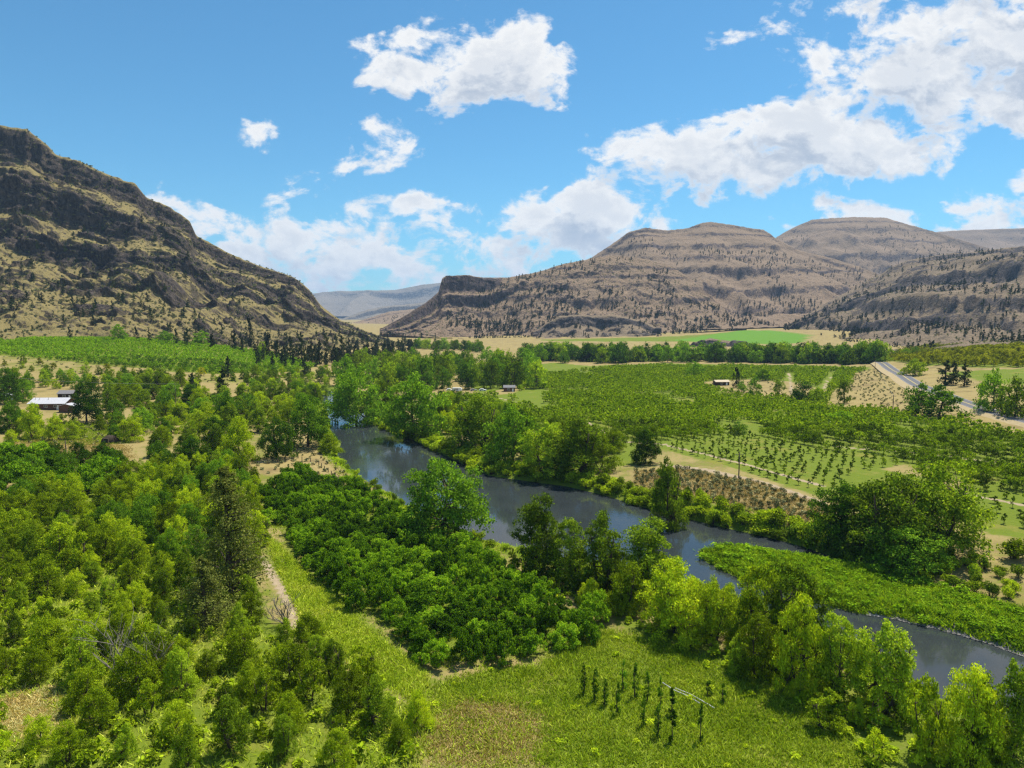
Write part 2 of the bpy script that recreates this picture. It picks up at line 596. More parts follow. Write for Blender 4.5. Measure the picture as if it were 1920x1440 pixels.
# zones of ground cover: traced on the ground
ORCHARD_NEAR = GP([(492, 925), (560, 888), (640, 905), (740, 952), (800, 1010), (900, 1030), (960, 1070), (1040, 1135), (1135, 1165),
                   (1110, 1205), (1000, 1240), (900, 1250), (800, 1255), (720, 1195), (640, 1130), (560, 1050), (495, 985)])
MEADOW = GP([(800, 1290), (900, 1255), (1010, 1245), (1130, 1180), (1250, 1205), (1400, 1262), (1550, 1330), (1640, 1440), (800, 1440)])
DRY_SPOT = GP([(815, 1345), (860, 1315), (960, 1318), (1030, 1350), (1000, 1440), (800, 1440)])
BAR = [tuple(at_z(px, py, WATER_Z)[:2]) for px, py in
       [(1312, 1036), (1400, 1034), (1480, 1044), (1560, 1060), (1700, 1095), (1800, 1130), (1920, 1165), (2300, 1280), (2300, 1345), (1960, 1240), (1900, 1220),
        (1840, 1199), (1760, 1178), (1680, 1160), (1600, 1147), (1540, 1129), (1480, 1109), (1400, 1089), (1352, 1067), (1322, 1050)]]
ORCH_R = GP([(1030, 704), (1150, 690), (1300, 685), (1500, 690), (1640, 692), (1640, 706), (1560, 735), (1545, 766), (1700, 778), (1830, 800), (1960, 826),
             (1960, 985), (1850, 950), (1800, 900), (1700, 872), (1600, 890), (1540, 930), (1350, 868), (1240, 838), (1120, 832), (1020, 806), (900, 766), (862, 747), (960, 738)])
YOUNG_R = GP([(1235, 840), (1350, 870), (1540, 935), (1600, 890), (1700, 870), (1640, 850), (1500, 838), (1400, 815), (1300, 822)])
RIGHT_EDGE = GP([(1820, 905), (1960, 930), (1960, 1010), (1850, 990)])
FIELD_L = GP([(-60, 642), (22, 640), (160, 636), (300, 641), (430, 652), (540, 669), (600, 686), (560, 696), (470, 700), (400, 703), (300, 694), (180, 684), (60, 671), (-60, 664)])
SLOPE_R = GP([(1655, 676), (1700, 658), (1780, 648), (1960, 648), (1960, 690), (1830, 690), (1760, 685), (1715, 690)])
ROUND_FIELD = GP([(1335, 627), (1400, 619), (1470, 621), (1515, 630), (1500, 643), (1420, 645), (1330, 642), (1260, 638)])
PIVOT = GP([(1335, 626), (1400, 619), (1470, 621), (1515, 630), (1500, 643), (1420, 645), (1330, 642), (1180, 640), (1020, 641), (1010, 637), (1200, 633), (1290, 629)])
PASTURE = GP([(0, 835), (120, 815), (240, 835), (250, 860), (190, 862), (80, 850), (0, 858)])
SAGE_BANK = GP([(1190, 885), (1290, 880), (1420, 905), (1550, 950), (1560, 985), (1500, 990), (1380, 955), (1280, 930), (1190, 918)])
DRY_HAY = GP([(870, 642), (950, 636), (1050, 640), (1300, 648), (1300, 656), (1000, 654), (900, 652)])
TAN_FAR = GP([(1340, 620), (1420, 613), (1560, 615), (1620, 625), (1615, 642), (1500, 648), (1516, 632), (1470, 619)])
ROAD_BANK = GP([(1600, 700), (1640, 690), (1700, 735), (1705, 775), (1640, 772), (1590, 745)])
LEFT_DRY = GP([(0, 668), (60, 672), (180, 690), (300, 700), (420, 708), (560, 700), (620, 695), (600, 712), (420, 725), (330, 700), (250, 700), (120, 700), (0, 690)])
BANK_DRY = GP([(455, 868), (540, 855), (560, 800), (600, 850), (650, 885), (740, 935), (720, 950), (640, 905), (560, 885), (500, 890), (470, 880)])
CLEAR_BL = GP([(0, 1308), (80, 1298), (118, 1335), (90, 1372), (-60, 1380)])
KNOLL = GP([(1330, 715), (1400, 712), (1480, 715), (1560, 735), (1500, 752), (1400, 745), (1310, 722)])
YARD = GP([(60, 800), (200, 790), (240, 830), (160, 835), (40, 830)])
LUSH_SMALL = [GP(p) for p in (
    [(565, 742), (620, 742), (618, 752), (560, 752)],
    [(560, 738), (690, 735), (690, 748), (580, 752)],
    [(820, 742), (900, 748), (1000, 770), (1100, 800), (1150, 830), (1080, 850), (960, 800), (850, 760)],
    [(1760, 700), (1960, 690), (1960, 725), (1850, 715)],
    [(830, 742), (1000, 765), (1240, 828), (1200, 870), (1060, 885), (900, 820)],
    [(1000, 690), (1250, 682), (1500, 684), (1640, 688), (1640, 696), (1300, 692), (1100, 702)],
    [(1130, 1150), (1300, 1190), (1500, 1280), (1640, 1360), (1760, 1440), (1500, 1440), (1350, 1260), (1200, 1200)],
    [(480, 985), (640, 1110), (800, 1260), (800, 1340), (640, 1240), (560, 1190)],
    [(-80, 960), (240, 910), (480, 910), (480, 1100), (560, 1220), (800, 1340), (800, 1440), (130, 1440), (130, 1300), (-80, 1280)],
    [(1130, 815), (1260, 830), (1420, 872), (1560, 925), (1700, 960), (1760, 900), (1600, 870), (1300, 820)],
    [(1500, 890), (1960, 930), (1960, 1020), (1850, 1000), (1800, 960), (1560, 940)],
    [(860, 700), (1040, 680), (1150, 690), (1030, 705), (900, 740)])]
TRACKS = [(GP([(830, 736), (860, 738), (930, 746), (1025, 769)]), 1.6), (GP([(1100, 792), (1160, 826), (1240, 833), (1330, 852), (1420, 878), (1540, 912)]), 1.5),
          (GP([(1240, 872), (1330, 883), (1420, 903), (1540, 945)]), 2.4), (GP([(488, 1045), (518, 1090), (545, 1135), (556, 1172)]), 1.3),
          (GP([(640, 905), (700, 935), (745, 962)]), 1.2), (GP([(1250, 688), (1500, 692)]), 2.0), (GP([(1480, 700), (1485, 740)]), 1.5), (GP([(1560, 698), (1540, 740)]), 1.3),
          (GP([(1560, 835), (1700, 848), (1920, 872)]), 1.6), (GP([(1700, 905), (1960, 955)]), 1.4)]
ROAD_C = [at_z(px, py, 9)[:2] for px, py in [(1632, 671), (1650, 681), (1690, 705), (1720, 725), (1800, 755), (1860, 775), (1920, 790), (2000, 808), (2150, 850)]]
GRAVEL_LINE = [tuple(at_z(px, py, WATER_Z)[:2]) for px, py in [(1660, 1160), (1760, 1180), (1840, 1200), (1900, 1223), (1960, 1243), (2300, 1350)]]


def steps(lo, hi, s0, growth):
    out, s = [lo], s0
    while out[-1] < hi:
        out.append(out[-1] + s)
        s *= growth
    return out


xs_r = steps(185, 9000, 1.1, 1.07)
xs_l = [-v for v in steps(125, 9000, 1.1, 1.07)]
gx = np.array(sorted(set(xs_l + list(np.arange(-125, 185, 1.0))[1:] + xs_r)))
gy = np.array(list(np.linspace(-500, 40, 30))[:-1] + list(np.arange(40, 150, 0.9)) + steps(150, 14000, 0.95, 1.020))
XX, YY = np.meshgrid(gx, gy)
ZZ = height(XX, YY)


def grid_faces(nr, nc):
    i = np.arange((nr - 1) * nc).reshape(nr - 1, nc)[:, :-1].ravel()
    return np.stack([i, i + 1, i + nc + 1, i + nc], 1)


def soft(poly, w=2.0):
    """1 inside a traced area, fading over w metres"""
    xs = [p[0] for p in poly]
    ys = [p[1] for p in poly]
    out = np.zeros(XX.shape)
    m = (XX > min(xs) - w) & (XX < max(xs) + w) & (YY > min(ys) - w) & (YY < max(ys) + w)
    if m.any():
        d = line_dist(XX[m], YY[m], poly, True)
        s = np.where(in_poly(XX[m], YY[m], poly), d, -d)
        out[m] = sstep(-w, w, s)
    return out


rd_all = np.full(XX.shape, 1e3)
mm = (YY > 60) & (YY < 480) & (XX > -160) & (XX < 200)
rd_all[mm] = line_dist(XX[mm], YY[mm], RIVER, True)
lush = 0.46 * np.exp(-np.hypot(XX + 40, YY - 160) / 420)
lush = np.maximum(lush, 0.72 * (1 - sstep(70, 110, YY)) * (1 - sstep(90, 220, np.abs(XX))))
lush = np.maximum(lush, 0.9 * (1 - sstep(3, 12, rd_all)))
for poly, v, w in ((ORCHARD_NEAR, .62, 4), (MEADOW, .86, 3), (BAR, 1., 1.5), (ORCH_R, .80, 5), (YOUNG_R, .95, 4), (RIGHT_EDGE, .9, 4), (FIELD_L, .85, 6),
                   (SLOPE_R, .8, 8), (PIVOT, .8, 4)):
    lush = np.maximum(lush, v * soft(poly, w))
for poly in LUSH_SMALL:
    lush = np.maximum(lush, 0.9 * soft(poly, 4))
for poly, v, w in ((DRY_SPOT, .10, 5), (PASTURE, .22, 5), (SAGE_BANK, .03, 3), (DRY_HAY, 0, 6), (TAN_FAR, 0, 8), (ROAD_BANK, 0, 5), (LEFT_DRY, .40, 8), (BANK_DRY, .0, 2.5),
                   (CLEAR_BL, .25, 5), (KNOLL, 0, 5), (YARD, .40, 8)):
    s = soft(poly, w)
    lush = lush * (1 - s) + v * s
bare = np.zeros(XX.shape)
for pts, w in TRACKS:
    d = line_dist(XX, YY, pts)
    bare = np.maximum(bare, 0.75 * (1 - sstep(w * 0.45, w * 1.05, d)))
bare = np.maximum(bare, 0.55 * soft(PASTURE, 5) * fbm(XX / 9, YY / 9, 2, 3))
gd = line_dist(XX, YY, GRAVEL_LINE)
gravel = 1 - sstep(1.8, 3.6, gd)
rroad = line_dist(XX, YY, [tuple(p) for p in ROAD_C])
verge = 1 - sstep(5, 13, rroad)
lush = lush * (1 - verge)
wild = sstep(250, 700, YY) * 0.4

m_ground, t, out = new_mat('valley_floor')
at = t.n('ShaderNodeAttribute', attribute_name='cover')
sp = t.n('ShaderNodeSeparateColor')
t.put(sp.inputs[0], at.outputs[0])
geo = t.n('ShaderNodeNewGeometry')
pos = geo.outputs['Position']
nA = t.noise(pos, 0.09, 5.0, 0.62)
nB = t.noise(pos, 0.8, 4.0, 0.65)
nC = t.noise(pos, 4.5, 3.0, 0.7)
brk = t.m('ADD', t.m('MULTIPLY', t.m('SUBTRACT', nA, 0.5), 0.9), t.m('MULTIPLY', t.m('SUBTRACT', nB, 0.5), 0.8))
f_l = t.ss(t.m('ADD', sp.outputs[0], brk), 0.25, 0.62)
f_b = t.ss(t.m('ADD', sp.outputs[1], t.m('MULTIPLY', brk, 0.5)), 0.30, 0.7)
f_g = t.ss(t.m('ADD', sp.outputs[2], t.m('MULTIPLY', brk, 0.6)), 0.35, 0.6)
dry = t.mix(nB, (0.23, 0.178, 0.066), (0.37, 0.285, 0.115))
dry = t.mix(t.ss(nA, 0.45, 0.7), dry, (0.205, 0.150, 0.065))
dry = t.mix(t.ss(nC, 0.55, 0.8), dry, (0.13, 0.115, 0.04))
grn = t.mix(nB, (0.085, 0.135, 0.010), (0.165, 0.200, 0.018))
grn = t.mix(t.ss(nC, 0.5, 0.85), grn, (0.21, 0.23, 0.03))
grn = t.mix(t.ss(nA, 0.52, 0.72), grn, (0.20, 0.19, 0.035))
col = t.mix(f_l, dry, grn)
col = t.mix(at.outputs['Alpha'], col, t.mix(nA, (0.085, 0.20, 0.014), (0.12, 0.24, 0.02)))
col = t.mix(f_b, col, t.mix(nB, (0.27, 0.20, 0.12), (0.42, 0.33, 0.22)))
col = t.mix(f_g, col, t.mix(nC, (0.20, 0.18, 0.16), (0.50, 0.47, 0.42)))
hgt = t.m('ADD', t.m('MULTIPLY', nB, 0.7), t.m('MULTIPLY', nC, 0.3))
pbsdf(t, out, col, 0.95, hgt, 0.9, 0.35, 0.1)

nr, nc = XX.shape
me = mesh('ground', np.stack([XX, YY, ZZ], -1).reshape(-1, 3), grid_faces(nr, nc), (m_ground,), None, True)
ca = me.attributes.new('cover', 'FLOAT_COLOR', 'POINT')
ca.data.foreach_set('color', np.stack([lush, bare, gravel, soft(ROUND_FIELD, 4)], -1).astype(np.float32).ravel())
link('ground', me, kind='structure', label='valley floor of green and dry grass along the river')

# ------------------------------------------------------------------ river
m_water, t, out = new_mat('river_water')
geo = t.n('ShaderNodeNewGeometry')
calm = t.ss(t.noise(geo.outputs['Position'], 0.035, 2.0, 0.5), 0.42, 0.62)
st = t.vm('MULTIPLY', geo.outputs['Position'], (1.0, 0.8, 1.0))
rip = t.m('ADD', t.m('MULTIPLY', t.noise(st, 1.1, 3.0, 0.6), 0.6), t.m('MULTIPLY', t.noise(st, 4.2, 2.0, 0.6), 0.4))
b = t.n('ShaderNodeBsdfPrincipled')
bed = t.noise(geo.outputs['Position'], 0.10, 4.0, 0.6)
t.put(b.inputs['Base Color'], t.mix(bed, (0.018, 0.024, 0.027), (0.042, 0.048, 0.049)))
b.inputs['Roughness'].default_value = 0.06
b.inputs['IOR'].default_value = 1.333
bn = t.n('ShaderNodeBump')
t.put(bn.inputs['Strength'], t.m('ADD', 0.012, t.m('MULTIPLY', calm, 0.34)))
bn.inputs['Distance'].default_value = 0.10
t.put(bn.inputs['Height'], rip)
t.put(b.inputs['Normal'], bn.outputs[0])
t.t.links.new(b.outputs[0], out.inputs[0])
wx0, wx1 = min(p[0] for p in RIVER) - 8, max(p[0] for p in RIVER) + 4
wy0, wy1 = min(p[1] for p in RIVER) - 6, max(p[1] for p in RIVER) + 8
wxs, wys = np.arange(wx0, wx1, 3.0), np.arange(wy0, wy1, 3.0)
WX, WY = np.meshgrid(wxs, wys)
wd = line_dist(WX, WY, RIVER, True)
keep = in_poly(WX, WY, RIVER) | (wd < 4.5)
Fq = grid_faces(*WX.shape)
Fq = Fq[keep.ravel()[Fq].all(1)]
used, inv = np.unique(Fq, return_inverse=True)
WV = np.stack([WX, WY, np.full(WX.shape, WATER_Z)], -1).reshape(-1, 3)[used]
link('river', mesh('river', WV, inv.reshape(Fq.shape), (m_water,), None, True), kind='structure', label='dark slow river winding through the green valley')

# ------------------------------------------------------------------ hills
def hill_mat(name, grass_a, grass_b, rock_a, rock_b, gscale, spots):
    m, t, out = new_mat(name)
    geo = t.n('ShaderNodeNewGeometry')
    pos = geo.outputs['Position']
    at = t.n('ShaderNodeAttribute', attribute_name='rock')
    n1 = t.noise(pos, gscale, 5.0, 0.65)
    n2 = t.noise(pos, gscale * 6, 4.0, 0.7)
    n3 = t.noise(pos, gscale * 22, 3.0, 0.7)
    nv_ = t.noise(t.vm('MULTIPLY', pos, (1.0, 1.0, 0.25)), gscale * 9, 5.0, 0.75)
    sn = t.n('ShaderNodeSeparateXYZ')
    t.put(sn.inputs[0], geo.outputs['True Normal'])
    steep = t.ss(sn.outputs[2], 0.66, 0.42)
    rock = t.m('ADD', at.outputs['Fac'], t.m('ADD', t.m('MULTIPLY', t.m('SUBTRACT', n2, 0.5), 1.6), t.m('MULTIPLY', t.m('SUBTRACT', n3, 0.5), 1.0)))
    rock = t.m('MAXIMUM', t.ss(rock, 0.44, 0.70), t.m('MULTIPLY', steep, 0.8))
    grass = t.mix(n1, grass_a, grass_b)
    grass = t.mix(t.m('MULTIPLY', t.ss(n3, 0.50, 0.72), spots), grass, (0.085, 0.075, 0.045))
    grass = t.mix(t.m('MULTIPLY', t.ss(n2, 0.50, 0.72), spots * 0.8), grass, (0.16, 0.135, 0.10))
    rk = t.mix(t.ss(t.m('ADD', t.m('MULTIPLY', nv_, 0.7), t.m('MULTIPLY', n3, 0.3)), 0.38, 0.66), rock_a, rock_b)
    rk = t.mix(t.ss(n2, 0.56, 0.72), rk, tuple(0.5 * (a + b) for a, b in zip(rock_b, grass_a)))
    hgt = t.m('ADD', t.m('ADD', n2, nv_), t.m('MULTIPLY', n3, 0.5))
    pbsdf(t, out, t.mix(rock, grass, rk), 0.95, hgt, 1.0, 0.07 / gscale, 0.1)
    return m


HILLS = {}


def interp(pts, u):
    pts = sorted(pts)
    x = np.array([p[0] for p in pts], float)
    return [np.interp(u, x, np.array([p[k] for p in pts], float)) for k in range(1, len(pts[0]))]


def hill(key, label, crest, foot, cliffs, mat, nu=240, nv=110, gully=12.0, gscale=110.0, seed=1, outcrop=0.0, power=1.15, rough=1.0, fine=0.0, strata=(), craggy=0.0):
    """a slope lofted from a foot line to a crest line; cliffs = (place up the slope, height share, strength) of basalt bands.
    crest: (column, row, distance); foot: (column, row, distance)"""
    u0, u1 = min(p[0] for p in crest), max(p[0] for p in crest)
    u = np.linspace(u0, u1, nu)
    cy, cd = interp(crest, u)
    fy, fd = interp(foot, u)
    Cr = np.stack([at_y(a, b, c) for a, b, c in zip(u, cy, cd)])
    Ft = np.stack([at_y(a, b, c) for a, b, c in zip(u, fy, fd)])
    # profile: s goes 0..1 up the slope; flat benches and steep cliffs
    ss_ = np.linspace(0, 1, 1600)
    slope = np.ones_like(ss_) * (0.55 + 0.9 * ss_ ** power)
    cl = np.zeros_like(ss_)
    V, RK = [], []
    width = np.linalg.norm((Cr - Ft)[:, :2], axis=1)
    rel = np.maximum(Cr[:, 2] - Ft[:, 2], 1.0)
    nvb = 14
    s = np.linspace(0, 1, nv)
    X = np.zeros((nv + nvb, nu, 3))
    RKS = np.zeros((nv + nvb, nu))
    wob = fbm(u / 90.0, u * 0 + seed, 3, seed) - 0.5
    for j in range(nu):
        w = slope.copy()
        clj = np.zeros_like(ss_)
        for ci, cl_ in enumerate(cliffs):
            c, hw, st = cl_[:3]
            if len(cl_) > 3:
                st = st * (1 - (1 - cl_[5]) * float(sstep(cl_[3], cl_[4], u[j])))
            g = st * (0.35 + 1.3 * vnoise(np.array([j * 9.0 / nu + ci * 7.3]), np.array([seed * 3.1]), 40 + ci)[0])
            cc = c + 0.05 * (vnoise(np.array([j * 6.0 / nu]), np.array([ci * 2.7]), seed + 60)[0] - 0.5) + 0.012 * (vnoise(np.array([j * 0.35]), np.array([ci * 1.7]), seed + 80)[0] - 0.5)
            bump = np.exp(-((ss_ - cc) / hw) ** 4)
            w = w * (1 - 0.35 * np.exp(-((ss_ - cc - 2.2 * hw) / (1.5 * hw)) ** 2) * min(g, 1)) + bump * g * 4.0
            clj = np.maximum(clj, bump * min(g, 1.0))
        h = np.cumsum(w)
        h = (h - h[0]) / (h[-1] - h[0])
        # sample evenly along the surface so that cliffs keep their faces
        arc = np.cumsum(np.hypot(np.diff(ss_, prepend=0) * width[j], np.diff(h, prepend=0) * rel[j] * 1.4))
        arc = (arc - arc[0]) / (arc[-1] - arc[0])
        sj = np.interp(s, arc, ss_)
        hj = np.interp(sj, ss_, h)
        X[:nv, j, :2] = Ft[j, :2] + (Cr[j, :2] - Ft[j, :2]) * sj[:, None]
        X[:nv, j, 2] = Ft[j, 2] + (Cr[j, 2] - Ft[j, 2]) * hj
        RKS[:nv, j] = np.interp(sj, ss_, clj)
        back = np.linspace(0, 1, nvb + 1)[1:]
        dirn = (Cr[j, :2] - Ft[j, :2]) / width[j]
        X[nv:, j, :2] = Cr[j, :2] + dirn * (back * width[j] * 1.3)[:, None]
        X[nv:, j, 2] = Cr[j, 2] - (Cr[j, 2] + 5) * back ** 1.5
    x, y, z = X[..., 0], X[..., 1], X[..., 2]
    sv = np.concatenate([s, np.ones(nvb)])[:, None]
    env = np.sin(np.clip(sv, 0, 1) * math.pi) ** 0.7
    env2 = np.clip(1 - sv, 0, 1) ** 0.4 * np.clip(sv * 8, 0, 1)
    rid = 1 - np.abs(2 * fbm(x / gscale, y / gscale * 0.35, 4, seed + 3) - 1) * 2
    gul = (rid - 0.45) * gully * env
    cra = (fbm(x / 26, z / 9 + y / 40, 4, seed + 9, 0.6) - 0.5) * rough * (2.5 + 9.0 * RKS) * env2
    ox = fbm(x / 30, y / 30 + z / 22, 4, seed + 21, 0.6)
    oc = sstep(0.58, 0.68, ox) * outcrop * np.clip(sv * 5, 0, 1) * np.clip((1 - sv) * 6, 0.15, 1)
    y2 = y - cra * 0.9 - oc * 5.0
    z2 = z + gul + cra * 0.35 + oc * 5.0
    if fine:
        z2 = z2 + (fbm(x / 9, y / 9, 3, seed + 31) - 0.5) * fine * env2
        z2 = z2 + (vnoise(x / 6, y * 0.01 + seed, seed + 33) - 0.5) * fine * 0.8 * (1 - env2)
    if craggy:
        cg = 1 - np.abs(2 * fbm(x / 34, y / 34 + z / 18, 5, seed + 71, 0.62) - 1)
        y2 = y2 - (cg - 0.7) * craggy * env2
        z2 = z2 + (cg - 0.7) * craggy * 0.8 * env2
    X2 = np.stack([x, y2, z2], -1)
    rk = np.clip(np.maximum(RKS * 0.9, oc * 0.9), 0, 1)
    if strata:    # ledges: the slope steps down at each hard layer
        zr = np.linspace(z2.min() - 40, z2.max() + 40, 3000)
        sl_ = np.full(zr.shape, 0.55)
        for zl, th, st in strata:
            sl_ += 3.2 * st * np.exp(-((zr - zl) / (th * 1.3)) ** 2)
        Tz = np.cumsum(sl_) * (zr[1] - zr[0])
        Tz = Tz - np.interp(zr, [zr[0], zr[-1]], [Tz[0], Tz[-1]])
        lv = z2 + (fbm(x / 160, y / 160, 2, seed + 51) - 0.5) * 14
        z2 = z2 + np.interp(lv, zr, Tz) * np.clip(0.2 + 1.5 * fbm(x / 90, y / 90, 2, seed + 81), 0, 1.2) * env2
        X2 = np.stack([x, y2, z2], -1)
    # thin rock ledges that keep to one level
    for zl, th, st in strata:
        rk = np.maximum(rk, st * np.exp(-((lv - zl) / th) ** 2) * (0.25 + 1.1 * fbm(x / 120, y / 120, 2, seed + int(zl))))
    me = mesh('hill', X2.reshape(-1, 3), grid_faces(nv + nvb, nu), (mat,), None, True)
    a = me.attributes.new('rock', 'FLOAT', 'POINT')
    a.data.foreach_set('value', rk.astype(np.float32).ravel())
    link('hill', me, kind='structure', label=label)
    HILLS[key] = (X2[:nv], rk[:nv], u)
    return X2


hm_left = hill_mat('hill_near_slope', (0.205, 0.162, 0.060), (0.32, 0.252, 0.095), (0.018, 0.015, 0.014), (0.12, 0.093, 0.074), 0.03, 0.75)
hm_mid = hill_mat('hill_dry_slope', (0.225, 0.155, 0.098), (0.33, 0.235, 0.150), (0.050, 0.040, 0.040), (0.16, 0.12, 0.105), 0.012, 0.45)
hm_dark = hill_mat('hill_stony_slope', (0.19, 0.140, 0.090), (0.30, 0.222, 0.140), (0.04, 0.036, 0.036), (0.14, 0.115, 0.10), 0.016, 0.75)
hm_far = hill_mat('hill_far_slope', (0.20, 0.17, 0.13), (0.30, 0.25, 0.19), (0.06, 0.06, 0.06), (0.13, 0.12, 0.11), 0.004, 0.5)

hill('left', 'steep dry hill with dark basalt cliff bands beside the river',
     [(-500, 130, 900), (-200, 190, 930), (0, 235, 960), (50, 243, 970), (90, 274, 978), (105, 291, 980), (150, 304, 985), (200, 328, 990), (255, 345, 1000), (275, 370, 1005),
      (330, 396, 1020), (356, 415, 1030), (368, 442, 1035), (420, 470, 1045), (480, 497, 1060), (550, 520, 1075), (580, 543, 1080), (600, 572, 1080), (640, 602, 1080),
      (700, 626, 1080), (775, 652, 1060)],
     [(-500, 640, 470), (-200, 641, 520), (0, 640, 555), (150, 640, 585), (300, 640, 620), (450, 652, 670), (560, 664, 730), (640, 670, 820), (700, 664, 920), (775, 655, 1030)],
     [(0.955, 0.022, 1.4), (0.80, 0.026, 1.5), (0.64, 0.022, 1.0), (0.47, 0.018, 0.6)], hm_left, 360, 210, 22.0, 95.0, 11, 1.0, 1.0, 1.5, 3.0, (), 13.0)
hill('mesa', 'flat topped brown mesa with dark layered cliffs above the far fields',
     [(712, 617, 1430), (760, 592, 1470), (800, 566, 1520), (822, 548, 1560), (829, 522, 1580), (836, 517, 1590), (880, 516, 1610), (906, 521, 1625), (950, 521, 1650), (1000, 512, 1670),
      (1060, 495, 1700), (1110, 485, 1730), (1150, 478, 1750), (1200, 484, 1760), (1260, 500, 1750), (1300, 526, 1730), (1330, 553, 1700), (1370, 590, 1650), (1400, 612, 1600)],
     [(712, 626, 1380), (800, 632, 1340), (900, 636, 1320), (1100, 634, 1320), (1250, 628, 1330), (1400, 616, 1400)],
     [(0.955, 0.030, 1.6, 900, 980, 0.10), (0.83, 0.018, 1.1, 900, 1010, 0.22), (0.72, 0.013, 0.8, 860, 1000, 0.3), (0.3, 0.016, 0.25)], hm_mid, 300, 130, 16.0, 120.0, 23, 0.5, 0.9, 1.1, 2.0, ((160, 3, .8), (140, 2.5, .7), (118, 3, .9), (96, 3, .8), (70, 2.5, .5)), 7.0)
hill('peaks', 'tall brown hill with two rounded tops and thin rock ledges',
     [(1040, 520, 2500), (1110, 482, 2520), (1150, 456, 2550), (1178, 436, 2570), (1210, 427, 2580), (1250, 432, 2590), (1290, 428, 2600), (1318, 418, 2600), (1335, 416, 2600), (1380, 424, 2600),
      (1432, 431, 2590), (1455, 447, 2560), (1500, 470, 2500), (1560, 484, 2400), (1610, 500, 2300), (1660, 520, 2200), (1720, 560, 2000)],
     [(1040, 600, 1800), (1200, 612, 1600), (1330, 617, 1460), (1500, 612, 1480), (1600, 610, 1500), (1720, 612, 1500)],
     [(0.975, 0.010, 0.5), (0.88, 0.010, 0.35), (0.55, 0.012, 0.25)], hm_mid, 280, 130, 60.0, 300.0, 31, 0.35, 0.8, 1.2, 3.0, ((375, 4, .9), (340, 4, .8), (290, 5, .8), (245, 4, .7), (205, 5, .8), (150, 4, .8), (100, 4, .7)), 12.0)
hill('dome', 'broad rounded brown hill rising behind the stony slope',
     [(1380, 520, 3300), (1440, 455, 3500), (1470, 436, 3550), (1500, 421, 3600), (1522, 412, 3600), (1560, 409, 3600), (1600, 407, 3600), (1660, 408, 3600), (1700, 420, 3550), (1740, 431, 3500),
      (1790, 446, 3400), (1850, 465, 3300), (1900, 476, 3250), (2000, 500, 3200)],
     [(1380, 590, 2500), (1600, 590, 2300), (1800, 580, 2300), (2000, 580, 2300)],
     [(0.98, 0.010, 0.35), (0.85, 0.010, 0.25)], hm_mid, 200, 100, 90.0, 420.0, 37, 0.25, 0.8, 1.2, 4.0, ((520, 5, .8), (480, 6, .8), (420, 6, .7), (350, 6, .8), (300, 5, .6)), 14.0)
hill('ridge', 'long low brown ridge on the skyline behind the rounded hill',
     [(1600, 470, 4900), (1740, 436, 5000), (1800, 432, 5000), (1880, 429, 5000), (1960, 427, 5000), (2200, 420, 4800), (2600, 425, 4500)],
     [(1600, 560, 3900), (2200, 560, 3700), (2600, 560, 3500)],
     [(0.97, 0.02, 0.4)], hm_mid, 130, 60, 80.0, 500.0, 41, 0.2, 0.8, 1.2, 4.0, ((600, 8, .7),))
hill('stony', 'dark stony hillside dotted with junipers above the road',
     [(1470, 612, 1420), (1500, 598, 1480), (1560, 562, 1600), (1640, 520, 1700), (1700, 492, 1700), (1780, 480, 1650), (1850, 471, 1600), (1920, 464, 1550), (2050, 455, 1450), (2400, 430, 1250)],
     [(1470, 624, 1300), (1560, 636, 1100), (1620, 651, 880), (1700, 662, 700), (1800, 650, 640), (1920, 645, 600), (2400, 650, 520)],
     [(0.95, 0.016, 0.7), (0.66, 0.018, 1.1), (0.36, 0.018, 1.2)], hm_dark, 260, 140, 26.0, 140.0, 47, 0.8, 0.9, 1.3, 3.0, ((150, 3, .7), (120, 3, .8), (70, 3, .8), (45, 3, .7)), 11.0)
hill('outcrop', 'low rocky knoll with a dark outcrop below the layered mesa',
     [(1000, 622, 1380), (1025, 606, 1390), (1048, 593, 1395), (1085, 590, 1400), (1110, 592, 1400), (1150, 590, 1400), (1200, 600, 1390), (1240, 618, 1370)],
     [(1000, 638, 1270), (1120, 637, 1250), (1240, 634, 1260)],
     [(0.86, 0.05, 1.6)], hm_dark, 110, 50, 8.0, 50.0, 53, 0.8, 0.9, 1.4, 2.0)
hill('knoll', 'small dark rocky knoll in front of the round green field',
     [(1275, 652, 1010), (1310, 642, 1020), (1330, 634, 1025), (1360, 638, 1025), (1420, 647, 1020), (1460, 652, 1010)],
     [(1275, 656, 980), (1360, 657, 970), (1460, 656, 980)],
     [(0.7, 0.08, 1.5)], hm_dark, 70, 30, 3.0, 25.0, 57, 0.9, 0.9, 0.8, 1.0)
hill('distant', 'pale blue ridge far away at the end of the valley',
     [(300, 560, 9000), (560, 554, 9000), (600, 550, 9000), (640, 546, 9000), (740, 544, 9000), (790, 534, 9000), (830, 530, 9000), (900, 520, 9000), (1100, 520, 9000)],
     [(300, 592, 7300), (600, 593, 7300), (830, 593, 7300), (1100, 593, 7300)],
     [(0.9, 0.03, 0.5)], hm_far, 150, 60, 120.0, 700.0, 61, 0.2, 0.9, 1.2, 4.0, ((300, 8, .6), (200, 8, .5)))
hill('shaded', 'low blue spur in front of the far ridge',
     [(560, 604, 5200), (640, 598, 5400), (690, 580, 5600), (720, 574, 5700), (790, 568, 5700), (850, 560, 5600), (1000, 560, 5400)],
     [(560, 608, 4900), (700, 606, 4600), (1000, 604, 4500)],
     [(0.8, 0.05, 1.0)], hm_far, 110, 50, 40.0, 400.0, 67, 0.6, 0.9, 1.2, 4.0)
